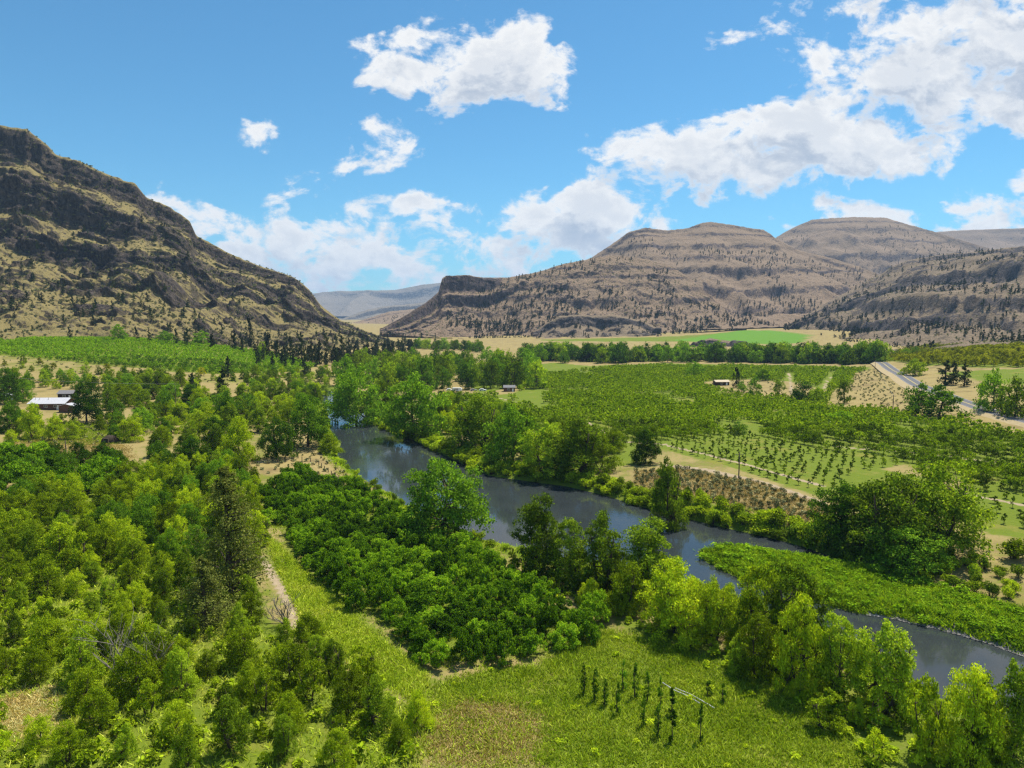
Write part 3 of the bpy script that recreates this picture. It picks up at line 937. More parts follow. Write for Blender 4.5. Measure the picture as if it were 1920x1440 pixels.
hill('spur', 'low pale brown spur between the mesa and the far ridge',
     [(620, 616, 3000), (680, 600, 3100), (730, 584, 3200), (790, 578, 3200), (850, 575, 3100), (950, 580, 3000)],
     [(620, 619, 2750), (750, 616, 2500), (950, 612, 2400)],
     [(0.9, 0.03, 0.5)], hm_mid, 110, 50, 20.0, 200.0, 71, 0.4, 0.9, 1.2, 3.0)
# ------------------------------------------------------------------ plants: prototypes
def leaves(P, N, size, rg, aspect=0.62):
    """one small diamond per leaf spray"""
    n = len(P)
    N = N / (np.linalg.norm(N, axis=1, keepdims=True) + 1e-9)
    r = rg.normal(size=(n, 3))
    a = np.cross(N, r)
    a /= np.linalg.norm(a, axis=1, keepdims=True) + 1e-9
    b = np.cross(N, a)
    s = (size * rg.uniform(0.6, 1.4, n))[:, None] * 0.5
    fold = N * s * 0.25
    V = np.stack([P + a * s, P + b * s * aspect + fold, P - a * s, P - b * s * aspect + fold], 1).reshape(-1, 3)
    return V, np.arange(4 * n).reshape(n, 4)


def sphere_dirs(n, rg, low=-0.55):
    d = rg.normal(size=(n * 3, 3))
    d /= np.linalg.norm(d, axis=1, keepdims=True)
    return d[d[:, 2] > low][:n]


def crown_of(lobes, n, leaf, rg, shell=0.72, low=-0.6):
    w = np.array([l[1][0] * l[1][2] for l in lobes])
    cnt = rg.multinomial(n, w / w.sum())
    P, N = [], []
    for (c, r), k in zip(lobes, cnt):
        if k == 0:
            continue
        d = sphere_dirs(k, rg, low)
        rad = shell + (1.08 - shell) * rg.random(len(d)) ** 0.7
        rad = rad * (0.86 + 0.28 * rg.random(len(d)))
        P.append(np.array(c) + d * rad[:, None] * np.array(r))
        N.append(d * 0.5 + rg.normal(size=d.shape) * 0.65 + np.array([0, 0, 0.5]))
    return leaves(np.concatenate(P), np.concatenate(N), leaf, rg)


def limbs(tops, H, base_r, rg, sides=6, fork=0.35, stems=1):
    mb = MB()
    for k in range(stems):
        ang = rg.uniform(0, 6.28)
        off = np.array([math.cos(ang), math.sin(ang), 0]) * (0.0 if stems == 1 else base_r * 1.6)
        lean = np.array([math.cos(ang), math.sin(ang), 0]) * H * (0.04 if stems == 1 else 0.12)
        p0, p1 = off - np.array([0, 0, 0.35]), off + lean + np.array([0, 0, H * fork])
        p2 = off + lean * 1.8 + np.array([0, 0, H * 0.78])
        mb.tube([p0, (p0 + p1) / 2 + rg.normal(size=3) * H * 0.008, p1, p2], [base_r * 1.25, base_r, base_r * 0.8, base_r * 0.25], sides)
        for i, (c, r) in enumerate(tops):
            if i % stems != k:
                continue
            c = np.array(c)
            f = min(0.95, max(0.25, c[2] / H * 0.75))
            s = p1 + (p2 - p1) * max(0, (f - fork) / (0.78 - fork)) if f > fork else p0 + (p1 - p0) * (f / fork)
            mid = (s + c) / 2 + np.array([0, 0, -0.04 * H])
            mb.tube([s, mid, c], [base_r * 0.42, base_r * 0.28, base_r * 0.1], 4)
    return mb


def broadleaf(seed, H, Wd, n, leaf, mat, n_lobes=18, bottom=0.22, bark='bark', stems=1, lobe=0.21, top_heavy=0.0, one=False, low=-0.6, peak=0.0, simple=False):
    rg = np.random.default_rng(seed)
    lobes = []
    cz, rz, rx = (1 + bottom) / 2 * H, (1 - bottom) / 2 * H, Wd / 2
    k = 0
    while len(lobes) < n_lobes and k < 4000:
        k += 1
        d = rg.normal(size=3)
        d /= np.linalg.norm(d)
        if d[2] < -0.75:
            continue
        rad = rg.uniform(0.45, 0.86)
        c = np.array([d[0] * rx * rad, d[1] * rx * rad, cz + d[2] * rz * rad])
        if d[2] < 0:
            c[:2] *= 1 + 0.75 * abs(d[2])
        hfrac = (c[2] / H - bottom) / (1 - bottom)
        shrink = 1.0 - peak * hfrac
        c[:2] *= shrink * (1 + top_heavy * (hfrac - 0.5))
        lr = Wd * lobe * rg.uniform(0.7, 1.3) * (0.65 + 0.35 * shrink)
        if c[2] + lr * 0.8 > H * 1.02:
            continue
        if any(np.linalg.norm(c - np.array(q[0])) < 0.44 * (lr + q[1][0]) for q in lobes) and k < 3000:
            continue
        lobes.append((c, (lr, lr, lr * rg.uniform(0.65, 0.95))))
    lobes.append((np.array([0, 0, H * 0.86]), (Wd * lobe * 0.8,) * 2 + (H * 0.13,)))
    subs = []
    for c, r in lobes:
        for d in sphere_dirs(6, rg, -0.45):
            q = rg.uniform(0.38, 0.58)
            subs.append((np.array(c) + d * np.array(r) * rg.uniform(0.55, 0.95), (r[0] * q, r[1] * q, r[2] * q * 0.85)))
    V, Fq = crown_of(subs, n, leaf, rg, shell=0.35, low=low)
    ext = np.percentile(np.abs(V[:, :2]), 98.5)
    z0, z1 = np.percentile(V[:, 2], (0.7, 99.7))
    kz, kx = (H - bottom * H) / (z1 - z0), Wd / 2 / ext
    V = (V - np.array([0, 0, z0])) * np.array([kx, kx, kz]) + np.array([0, 0, bottom * H])
    lobes = [((np.array(c) - np.array([0, 0, z0])) * np.array([kx, kx, kz]) + np.array([0, 0, bottom * H]), r) for c, r in lobes]
    wood = limbs(lobes, H, max(0.020 * H, 0.035), rg, 6 if not one else 4, 0.3, stems)
    if simple:
        wood = MB()
        wood.tube([(0, 0, -0.2), (0, 0, H * 0.5)], [0.02 * H, 0.012 * H], 4)
    return pack(V, Fq, mat, wood, bark, one)


def pack(V, Fq, mat, wood, bark, one):
    if one:
        WV, WF = wood.arrays()
        me = mesh('tree', np.concatenate([V, WV]), np.concatenate([Fq, WF + len(V)]), (M[mat], M[bark]), np.r_[np.zeros(len(Fq)), np.ones(len(WF))])
        return [(None, me)]
    return [('crown', mesh('crown', V, Fq, (M[mat],))), ('trunk', wood.mesh('trunk', M[bark], True))]


def conifer(seed, H, Wd, n, leaf, mat, one=False, bottom=0.08, belly=0.3, ragged=0.25, bark='bark'):
    rg = np.random.default_rng(seed)
    nb = max(9, n // (26 if one else 90))
    P, N = [], []
    mb = MB()
    mb.tube([(0, 0, -0.3), (0, 0, H * 0.4), (0.02 * H, 0, H * 0.95)], [0.028 * H, 0.02 * H, 0.004 * H], 6 if not one else 4)
    per = n // nb
    for i in range(nb):
        f = bottom + (1 - bottom) * (i + rg.random()) / nb
        prof = ((1 - f) / (1 - belly)) ** 0.8 if f > belly else 0.62 + 0.38 * (f - bottom) / (belly - bottom + 1e-6)
        L = Wd / 2 * prof * rg.uniform(1 - ragged, 1 + ragged * 0.5) + 0.02 * H
        a = rg.uniform(0, 2 * math.pi)
        d = np.array([math.cos(a), math.sin(a), 0.35])
        s0 = np.array([0, 0, f * H - 0.18 * L])
        tt = rg.random(per) ** 0.6
        pts = s0 + d * (L * tt)[:, None] + rg.normal(size=(per, 3)) * np.array([1, 1, 0.8]) * L * 0.17
        pts[:, 2] = np.clip(pts[:, 2], 0.05 * H, H * 1.0)
        P.append(pts)
        N.append(np.array([d[0], d[1], 0.6]) + rg.normal(size=(per, 3)) * 0.6)
        if not one and i % 2 == 0:
            mb.tube([s0, s0 + d * L * 0.8], [0.008 * H, 0.002 * H], 4)
    V, Fq = leaves(np.concatenate(P), np.concatenate(N), leaf, rg, 0.5)
    return pack(V, Fq, mat, mb, bark, one)


def blob_bush(seed, H, Wd, n, leaf, mat, one=True, n_lobes=7, simple=False):
    rg = np.random.default_rng(seed)
    lobes = []
    for k in range(n_lobes):
        a, rr = rg.uniform(0, 6.28), Wd * 0.30 * math.sqrt(rg.random())
        lr = Wd * rg.uniform(0.17, 0.27)
        lobes.append((np.array([math.cos(a) * rr, math.sin(a) * rr, H * rg.uniform(0.30, 0.72)]), (lr, lr, H * rg.uniform(0.25, 0.34))))
    V, Fq = crown_of(lobes, n, leaf, rg, 0.6, -0.9)
    mb = MB()
    for c, r in (lobes[:1] if simple else lobes):
        mb.tube([(c[0] * 0.2, c[1] * 0.2, -0.2), tuple(c)], [0.03 * H, 0.012 * H], 4)
    return pack(V, Fq, mat, mb, 'bark', one)


PROTO = {}


def proto(key, H, Wd, variants):
    PROTO[key] = (H, Wd, variants)


proto('locust', 9, 8, [broadleaf(100 + i, 9, 8, 12000, 0.26, 'locust', 30, 0.0, 'bark', 1 + i % 2, 0.19) for i in range(4)])
proto('willow', 12, 11, [broadleaf(120 + i, 12, 11, 16000, 0.31, 'willow', 42, -0.01, 'bark', 2, 0.17, low=-0.8) for i in range(3)])
proto('cottonwood', 12, 8, [broadleaf(130 + i, 12, 8, 13000, 0.29, 'willow', 34, 0.02, 'bark', 2, 0.19, low=-0.8) for i in range(3)])
proto('dark', 11, 9, [broadleaf(140 + i, 11, 9, 13000, 0.30, 'dark', 36, -0.01, 'bark', 1, 0.19) for i in range(3)])
proto('walnut', 5, 7, [broadleaf(150 + i, 5, 7, 5200, 0.36, 'walnut', 18, 0.12, 'bark', 1, 0.17) for i in range(4)])
proto('big_juniper', 13, 7.5, [conifer(160 + i, 13, 7.5, 9500, 0.27, 'brown_juniper', False, 0.05, 0.22, 0.55) for i in range(2)])
proto('poplar', 3.4, 0.8, [broadleaf(170 + i, 3.4, 0.8, 520 + 130 * i, 0.15, 'dark', 6 + 2 * i, 0.02, 'bark', 1, 0.3 + 0.04 * i, low=-1, peak=0.5 - 0.12 * i) for i in range(4)])
proto('young_locust', 5, 3.4, [broadleaf(180 + i, 5, 3.4, 3600, 0.19, 'locust', 14, 0.12, 'bark', 2, 0.21) for i in range(2)])
# farther away: crown and trunk in one
proto('mid_tree', 10, 9, [broadleaf(200 + i, 10, 9, 3000, 0.48, 'willow', 24, -0.02, 'bark', 1, 0.19, one=True, low=-0.8) for i in range(3)])
proto('mid_dark', 10, 9, [broadleaf(210 + i, 10, 9, 3000, 0.48, 'dark', 24, -0.02, 'bark', 1, 0.19, one=True, low=-0.8) for i in range(3)])
proto('mid_green', 10, 9, [broadleaf(220 + i, 10, 9, 3000, 0.48, 'walnut', 24, -0.02, 'bark', 1, 0.19, one=True, low=-0.8) for i in range(2)])
proto('mid_locust', 8, 7, [broadleaf(230 + i, 8, 7, 2600, 0.44, 'locust', 18, 0.0, 'bark', 1, 0.2, one=True, low=-0.8) for i in range(3)])
proto('olive_tree', 6, 6, [broadleaf(240 + i, 6, 6, 900, 0.62, 'olive', 12, 0.12, 'bark', 1, 0.22, one=True) for i in range(2)])
proto('shrub', 3, 4, [blob_bush(250 + i, 3, 4, 900, 0.34, 'willow') for i in range(3)])
proto('pale_shrub', 3, 4, [blob_bush(255 + i, 3, 4, 900, 0.34, 'locust') for i in range(2)])
proto('fruit_tree', 3.2, 3.2, [broadleaf(260 + i, 3.2, 3.2, 420, 0.36, 'fruit', 9, 0.20, 'bark', 1, 0.24, one=True) for i in range(3)])
proto('sapling', 2.0, 1.1, [broadleaf(270 + i, 2.0, 1.1, 150, 0.26, 'fruit', 5, 0.25, 'bark', 1, 0.3, one=True) for i in range(2)])
proto('field_tree', 3.0, 3.6, [broadleaf(280 + i, 3.0, 3.6, 170, 0.62, 'bright', 7, 0.1, 'bark', 1, 0.24, one=True) for i in range(2)])
proto('juniper', 8, 4.6, [conifer(290 + i, 8, 4.6, 700, 0.62, 'juniper', True, 0.03, 0.25, 0.25) for i in range(3)])
proto('far_juniper', 8, 4.6, [conifer(295 + i, 8, 4.6, 36, 2.2, 'juniper', True, 0.03, 0.25, 0.25) for i in range(3)])
proto('low_bush', 1.6, 2.4, [blob_bush(310 + i, 1.6, 2.4, 90, 0.48, 'locust', True, 5, True) for i in range(3)])
proto('far_sage', 1.1, 1.7, [blob_bush(330 + i, 1.1, 1.7, 18, 0.70, 'scrub', True, 4, True) for i in range(4)])
proto('far_fruit', 3.2, 3.2, [broadleaf(340 + i, 3.2, 3.2, 78, 0.80, 'fruit', 9, 0.12, 'bark', 1, 0.24, one=True, simple=True) for i in range(4)])
proto('far_olive', 6, 6, [broadleaf(360 + i, 6, 6, 130, 1.25, 'olive', 12, 0.08, 'bark', 1, 0.22, one=True, simple=True) for i in range(3)])
proto('far_field', 3.0, 3.6, [broadleaf(350 + i, 3.0, 3.6, 52, 1.02, 'bright', 7, 0.05, 'bark', 1, 0.24, one=True, simple=True) for i in range(3)])
proto('bright_bush', 1.6, 2.4, [blob_bush(320 + i, 1.6, 2.4, 110, 0.46, 'bright', True, 5, True) for i in range(3)])
proto('sage', 1.1, 1.7, [blob_bush(300 + i, 1.1, 1.7, 90, 0.34, 'scrub', True, 4) for i in range(3)])

ORD = ("first second third fourth fifth sixth seventh eighth ninth tenth eleventh twelfth thirteenth fourteenth fifteenth sixteenth seventeenth "
       "eighteenth nineteenth twentieth").split()
TENS = {20: 'twenty', 30: 'thirty', 40: 'forty', 50: 'fifty', 60: 'sixty', 70: 'seventy', 80: 'eighty', 90: 'ninety'}


def ordinal(i):
    if i <= 20:
        return ORD[i - 1]
    h = ''
    if i >= 100:
        h, i = ('two hundred and ' if i >= 200 else 'hundred and '), i % 100
        if i == 0:
            return h.replace(' and ', 'th')
        if i <= 20:
            return h + ORD[i - 1]
    t_ = i // 10 * 10
    return h + (TENS[t_] + '-' + ORD[i % 10 - 1] if i % 10 else TENS[t_][:-1] + 'ieth')


rnd = random.Random(5)


def plant(key, name, x, y, H=None, Wd=None, label=None, cat='tree', group=None, z=None, variant=None, sink=0.0):
    """a copy of a prototype with copies of its parts"""
    h0, w0, var = PROTO[key]
    H = H or h0
    Wd = Wd or w0 * H / h0
    parts = var[rnd.randrange(len(var)) if variant is None else variant]
    z = gz(x, y) if z is None else z
    if parts[0][0] is None:
        o = link(name, parts[0][1], None, label, cat, group)
    else:
        o = link(name, None, None, label, cat, group)
        for nm, me in parts:
            link(nm, me, o)
    o.location = (x, y, z - sink)
    o.rotation_euler = (0, 0, rnd.uniform(0, 6.28))
    o.scale = (Wd / w0, Wd / w0, H / h0)
    return o


def plant_px(key, name, px, base, top, wpx, label, group=None, cat='tree', variant=None):
    """place by where its foot stands in the photo; size from its distance"""
    x, y = G(px, base)
    z = gz(x, y)
    h = (at_y(px, top, y)[2] - z)
    return plant(key, name, x, y, h, wpx * y / F, label, cat, group, z, variant)


def scatter(poly, spacing, seed, avoid=(), limit=5000, tries=14000):
    rg = np.random.default_rng(seed)
    xs = [p[0] for p in poly]
    ys = [p[1] for p in poly]
    C_ = np.stack([rg.uniform(min(xs), max(xs), tries), rg.uniform(min(ys), max(ys), tries)], 1)
    ok = in_poly(C_[:, 0], C_[:, 1], poly)
    for a in avoid:
        ok &= ~in_poly(C_[:, 0], C_[:, 1], a)
    C_ = C_[ok]
    kept = np.zeros((0, 2))
    for c in C_:
        if len(kept) == 0 or ((kept - c) ** 2).sum(1).min() > spacing * spacing:
            kept = np.vstack([kept, c])
            if len(kept) >= limit:
                break
    return [tuple(k) for k in kept]


def rows(poly, ang, row_gap, gap, seed, jit=0.25, miss=0.04, avoid=(), index=False):
    rg = np.random.default_rng(seed)
    p = np.array(poly)
    ca, sa = math.cos(ang), math.sin(ang)
    q = p @ np.array([[ca, -sa], [sa, ca]])
    a = np.arange(q[:, 0].min(), q[:, 0].max(), gap)
    b = np.arange(q[:, 1].min(), q[:, 1].max(), row_gap)
    A, B = np.meshgrid(a, b)
    IA, IB = np.meshgrid(np.arange(len(a)), np.arange(len(b)))
    A = A + rg.uniform(-jit, jit, A.shape) * gap
    B = B + rg.uniform(-jit, jit, A.shape) * row_gap * 0.4
    pts = np.stack([A.ravel(), B.ravel()], 1) @ np.array([[ca, sa], [-sa, ca]])
    ok = in_poly(pts[:, 0], pts[:, 1], poly) & (rg.random(len(pts)) > miss)
    for av in avoid:
        ok &= ~in_poly(pts[:, 0], pts[:, 1], av)
    if index:
        return pts[ok], IB.ravel()[ok], IA.ravel()[ok]
    return pts[ok]


def row_labels(rr, cc, what, far_end, flip=False):
    ids = sorted(set(rr), reverse=flip)
    rank = {r: k + 1 for k, r in enumerate(ids)}
    by = {}
    for r, c in zip(rr, cc):
        by.setdefault(r, []).append(c)
    by = {r: {c: k + 1 for k, c in enumerate(sorted(v))} for r, v in by.items()}
    return [f'{what}, {ordinal(rank[r])} row {far_end}, {ordinal(by[r][c])} along' for r, c in zip(rr, cc)]


def near_order(pts):
    pts = np.asarray(pts)
    d = pts[:, 0] ** 2 + pts[:, 1] ** 2
    px, py = to_px(np.stack([pts[:, 0], pts[:, 1], height(pts[:, 0], pts[:, 1])]))
    return np.argsort(d + ((px < -30) | (px > 1950) | (py > 1500)) * 1e9)


def merge(key, pts, hs, ws, name, label, seed, zs=None):
    """what is past counting: many small copies joined into one mesh"""
    h0, w0, var = PROTO[key]
    rg = np.random.default_rng(seed)
    Vs, Fs, Ms, k = [], [], [], 0
    data = []
    for parts in var:
        me = parts[0][1]
        V = np.empty(len(me.vertices) * 3, np.float32)
        me.vertices.foreach_get('co', V)
        Fq = np.empty(len(me.loops), np.int32)
        me.loops.foreach_get('vertex_index', Fq)
        mi = np.empty(len(me.polygons), np.int32)
        me.polygons.foreach_get('material_index', mi)
        data.append((V.reshape(-1, 3), Fq.reshape(-1, 4), mi))
    pts = np.asarray(pts)
    zs = height(pts[:, 0], pts[:, 1]) if zs is None else zs
    for (x, y), h, w, z in zip(pts[:, :2], hs, ws, zs):
        V, Fq, mi = data[rg.integers(len(data))]
        a = rg.uniform(0, 6.28)
        ca, sa = math.cos(a), math.sin(a)
        sw, sh = w / w0, h / h0
        Vs.append(np.stack([(V[:, 0] * ca - V[:, 1] * sa) * sw + x, (V[:, 0] * sa + V[:, 1] * ca) * sw + y, V[:, 2] * sh + z], 1))
        Fs.append(Fq + k)
        Ms.append(mi)
        k += len(V)
    mats = [m for m in var[0][0][1].materials]
    return link(name, mesh(name, np.concatenate(Vs), np.concatenate(Fs), mats, np.concatenate(Ms)), kind='stuff', label=label)


def split_300(pts, most=300):
    """nearest first: those that show largest, and the rest"""
    pts = np.asarray(pts)
    d = pts[:, 0] ** 2 + pts[:, 1] ** 2
    px, py = to_px(np.stack([pts[:, 0], pts[:, 1], height(pts[:, 0], pts[:, 1])]))
    off = (px < -30) | (px > 1950) | (py > 1500)
    i = np.argsort(d + off * 1e9)
    return pts[i[:most]], pts[i[most:]]
# ------------------------------------------------------------------ trees that stand out, one by one
RIVER_TREES = [  # prototype, name, column, foot row, top row, width, label
    ('dark', 'willow_tree', 828, 1010, 864, 164, 'large round willow standing alone at the near bank of the river bend'),
    ('cottonwood', 'cottonwood_tree', 1006, 1085, 932, 100, 'tall dark cottonwood at the upstream end of the near bank row'),
    ('cottonwood', 'cottonwood_tree', 1062, 1092, 972, 92, 'cottonwood second in the near bank row, beside the tallest dark one'),
    ('cottonwood', 'cottonwood_tree', 1128, 1112, 965, 98, 'tall cottonwood with pale stems, third in the near bank row'),
    ('cottonwood', 'cottonwood_tree', 1210, 1118, 978, 118, 'broad cottonwood whose crown covers the river before the grassy bar'),
    ('locust', 'riverside_tree', 1170, 1150, 1052, 84, 'small light green tree in front of the broad riverside cottonwood'),
    ('locust', 'riverside_tree', 1268, 1185, 1052, 130, 'wide yellow-green tree on the near bank just upstream of the grassy bar tip'),
    ('locust', 'riverside_tree', 1340, 1205, 1085, 95, 'slender light green tree over the dry grass gap on the near bank'),
    ('locust', 'riverside_tree', 1430, 1218, 1062, 118, 'tall yellow-green tree in front of the pointed end of the grassy bar'),
    ('cottonwood', 'riverside_tree', 1490, 1240, 1060, 118, 'tallest light green tree in front of the grassy bar'),
    ('locust', 'riverside_tree', 1418, 1270, 1150, 90, 'low bushy tree in front of the yellow-green row, nearer the meadow'),
    ('locust', 'riverside_tree', 1500, 1300, 1120, 105, 'light green tree with a visible dark trunk beside the river opening'),
    ('cottonwood', 'riverside_tree', 1572, 1312, 1152, 92, 'upright tree with bare lower trunk where the open river shows again'),
    ('cottonwood', 'riverside_tree', 1648, 1335, 1165, 128, 'full dark green tree that ends the row at the open river'),
    ('young_locust', 'riverside_tree', 1545, 1362, 1300, 74, 'small bright bush below the row at the edge of the meadow'),
    ('locust', 'riverside_tree', 1812, 1425, 1248, 128, 'bright tree at the water edge beside the lowest bend'),
    ('cottonwood', 'riverside_tree', 1880, 1432, 1240, 120, 'last bright tree downstream, at the edge of the view'),
    ('young_locust', 'riverside_tree', 1735, 1415, 1270, 70, 'narrow young tree between the full dark tree and the bright bank trees'),
    ('willow', 'shade_tree', 1655, 1035, 888, 190, 'broad spreading tree with deep shade on the far bank'),
    ('willow', 'shade_tree', 1745, 1030, 866, 205, 'largest spreading tree of the far bank clump, nearest the orchard edge'),
    ('dark', 'shade_tree', 1575, 1020, 908, 110, 'smaller dark tree at the upstream side of the far bank clump'),
    ('dark', 'shade_tree', 1705, 1065, 985, 150, 'low dark tree in the shade under the far bank clump'),
    ('cottonwood', 'bank_tree', 1250, 972, 860, 68, 'single slim tree standing on the sagebrush bank'),
    ('locust', 'bank_tree', 1126, 884, 814, 66, 'round light green tree at the edge of the dry sagebrush bank'),
    ('dark', 'bank_tree', 1210, 868, 802, 52, 'dark upright tree behind the round light tree by the dirt track'),
    ('cottonwood', 'bank_tree', 1082, 892, 782, 104, 'big green tree of the far bank grove, nearest the dirt track'),
    ('cottonwood', 'bank_tree', 1020, 890, 792, 92, 'tree in the middle of the far bank grove over the water'),
    ('dark', 'bank_tree', 960, 872, 762, 100, 'dark tall tree of the far bank grove'),
    ('cottonwood', 'bank_tree', 895, 842, 742, 112, 'leafy tree at the upstream end of the far bank grove'),
    ('locust', 'bank_tree', 1150, 845, 800, 50, 'small pale tree squeezed behind the far bank grove'),
    ('dark', 'bend_tree', 778, 812, 702, 118, 'dark rounded tree reflected in the upper bend of the river'),
    ('dark', 'bend_tree', 668, 782, 686, 112, 'big rounded tree at the head of the visible river'),
    ('willow', 'bend_tree', 722, 775, 715, 66, 'lower tree between the two rounded trees of the upper bend'),
    ('dark', 'bank_tree', 578, 838, 742, 88, 'full dark green tree overhanging the near bank of the upper bend'),
    ('dark', 'bank_tree', 520, 862, 782, 62, 'dark tree casting a round shadow on the dry pasture by the fence'),
    ('locust', 'bank_tree', 618, 850, 812, 46, 'small bright bush on the near bank beside the river opening'),
    ('dark', 'pasture_tree', 428, 800, 733, 48, 'compact dark green tree in the middle of the left bank thicket'),
    ('locust', 'pasture_tree', 452, 870, 782, 72, 'light green tree at the corner of the dry riverside pasture'),
    ('big_juniper', 'juniper_tree', 432, 1118, 876, 156, 'tall brownish juniper towering over the light green thicket'),
    ('big_juniper', 'juniper_tree', 385, 1175, 1045, 112, 'shorter brownish juniper in front of the tall one'),
    ('dark', 'yard_tree', 163, 792, 716, 62, 'big dark tree close beside the white roofed house'),
    ('dark', 'yard_tree', 18, 757, 690, 50, 'dark tree beyond the house at the edge of the view'),
    ('locust', 'yard_tree', 62, 822, 757, 46, 'light tree in the dry yard below the house'),
    ('dark', 'yard_tree', 18, 812, 752, 42, 'dark tree in the dry yard at the edge of the view'),
    ('locust', 'yard_tree', 104, 818, 776, 32, 'small tree hiding the near wall of the house'),
    ('locust', 'yard_tree', 135, 824, 786, 32, 'low bushy tree at the top of the pasture below the house'),
    ('dark', 'yard_tree', 46, 752, 714, 34, 'dark tree touching the end of the white roof'),
    ('mid_dark', 'roadside_bush', 1722, 778, 716, 52, 'darker bush at the upper side of the big roadside clump'),
    ('mid_green', 'roadside_bush', 1760, 782, 722, 86, 'big bright bush hiding the middle of the road'),
    ('mid_dark', 'roadside_tree', 1862, 772, 692, 62, 'tall dark tree on the slope above the lower road'),
    ('mid_tree', 'roadside_tree', 1902, 782, 705, 66, 'green tree above the lower road at the edge of the view'),
    ('juniper', 'dark_conifer', 1772, 722, 676, 40, 'widest dark conifer of the three above the road'),
    ('juniper', 'dark_conifer', 1787, 722, 678, 22, 'narrow dark conifer in the middle of the three above the road'),
    ('juniper', 'dark_conifer', 1808, 724, 682, 26, 'lowest dark conifer of the three above the road'),
    ('mid_locust', 'roadside_tree', 1716, 704, 672, 46, 'light tree beside the road where it goes out of sight'),
    ('mid_dark', 'orchard_tree', 1302, 706, 678, 36, 'dark round tree alone in the far orchard'),
    ('juniper', 'dark_conifer', 1380, 727, 688, 19, 'dark pointed conifer on the bare knoll in the orchard'),
    ('mid_dark', 'orchard_tree', 1390, 736, 714, 22, 'round tree at the foot of the pointed conifer'),
    ('mid_dark', 'orchard_tree', 1416, 744, 704, 26, 'dark tree at the edge of the bare knoll'),
    ('mid_dark', 'orchard_tree', 1430, 714, 692, 28, 'round dark tree behind the bare knoll'),
    ('mid_tree', 'orchard_tree', 1460, 744, 712, 24, 'greyish tree standing on the bare knoll'),
    ('mid_dark', 'orchard_tree', 1505, 756, 716, 48, 'broad dark tree below the bare knoll'),
    ('mid_tree', 'orchard_tree', 1532, 758, 726, 34, 'green tree beside the broad dark one below the knoll'),
    ('mid_tree', 'orchard_tree', 1582, 756, 712, 26, 'slim tree on the dry bank near the road'),
    ('mid_dark', 'orchard_tree', 1150, 838, 814, 26, 'low dark bush at the end of the orchard track'),
    ('mid_dark', 'orchard_tree', 1385, 812, 790, 34, 'low dark tree in the middle of the orchard'),
    ('mid_green', 'orchard_tree', 1578, 795, 770, 52, 'cluster of bright trees with parked equipment beneath, in the orchard'),
    ('juniper', 'dark_conifer', 428, 706, 668, 23, 'dark pointed conifer at the lower edge of the bright hillside field'),
    ('juniper', 'dark_conifer', 572, 706, 664, 21, 'dark slim conifer at the far corner of the bright hillside field'),
    ('juniper', 'dark_conifer', 362, 752, 700, 28, 'dark conifer among the trees below the bright hillside field'),
    ('juniper', 'dark_conifer', 418, 748, 692, 26, 'tall dark conifer behind the compact dark green tree'),
    ('juniper', 'dark_conifer', 68, 632, 583, 28, 'dark conifer above the corner of the bright hillside field'),
    ('juniper', 'dark_conifer', 413, 632, 588, 22, 'dark conifer part way up the foot of the steep hill'),
    ('juniper', 'dark_conifer', 468, 652, 592, 18, 'slim dark conifer at the top edge of the bright hillside field'),
    ('mid_green', 'field_edge_tree', 222, 640, 608, 30, 'bright round tree at the top edge of the hillside field'),
    ('mid_tree', 'field_edge_tree', 38, 630, 600, 44, 'bright low tree at the top corner of the hillside field'),
    ('mid_green', 'field_edge_tree', 380, 648, 620, 34, 'bright tree at the top edge of the field below the slim conifer'),
    ('mid_dark', 'field_edge_tree', 310, 642, 620, 40, 'dark low tree in the middle of the field top edge'),
    ('mid_locust', 'field_edge_tree', 492, 664, 640, 26, 'pale bush near the far end of the field top edge'),
]
for key, nm, px, b_, t_, w, lab in RIVER_TREES:
    plant_px(key, nm, px, b_, t_, w, lab)


def ordered(pts):
    return sorted(pts, key=lambda p: to_px((p[0], p[1], 3.0))[0])


def wood_lot(pts, keys, name, what, group, h, seed, wr=(0.8, 1.05), cat='tree'):
    """scattered trees, told apart by their order along the group"""
    rg = random.Random(seed)
    for i, (x, y) in enumerate(ordered(pts)):
        key = rg.choice(keys)
        h0, w0, _ = PROTO[key]
        H = rg.uniform(*h)
        plant(key, name, x, y, H, H * w0 / h0 * rg.uniform(*wr), f'{what}, {ordinal(i + 1)} from the left', cat, group)


# light green thicket on the near left bank
THICKET = GP([(-80, 955), (60, 945), (160, 950), (240, 905), (310, 870), (420, 885), (478, 905), (482, 985), (500, 1030), (470, 1090), (470, 1170), (560, 1215), (640, 1235), (720, 1285), (785, 1350), (810, 1440), (-80, 1440)])
hero_gap = []
for px, b_, r_ in ((432, 1118, 4.0), (385, 1175, 3.5), (270, 1262, 3.0), (313, 1235, 2.0)):
    x, y = G(px, b_)
    hero_gap.append([(x + r_ * math.cos(k), y + r_ * math.sin(k)) for k in np.linspace(0, 6.28, 12)[:-1]])
track_gap = [GP([(470, 1030), (520, 1030), (580, 1180), (560, 1230), (500, 1140)]), GP([(130, 1000), (190, 1000), (190, 1040), (130, 1045)])]
pts = scatter(THICKET, 4.1, 21, [CLEAR_BL] + hero_gap + track_gap, 270)
far_p = [p for p in pts if p[1] > 118]
near_p = [p for p in pts if p[1] <= 118]
wood_lot(far_p, ['locust', 'locust', 'locust', 'cottonwood', 'dark'], 'thicket_tree', 'light green tree of the upper near bank thicket', 'near bank thicket trees', (4.0, 8.2), 3)
wood_lot(near_p, ['locust', 'locust', 'young_locust', 'cottonwood', 'cottonwood'], 'thicket_tree', 'yellow-green tree of the lower near bank thicket', 'near bank thicket trees', (3.2, 7.0), 4)
ub = scatter(THICKET, 2.0, 22, [CLEAR_BL] + track_gap, 620)
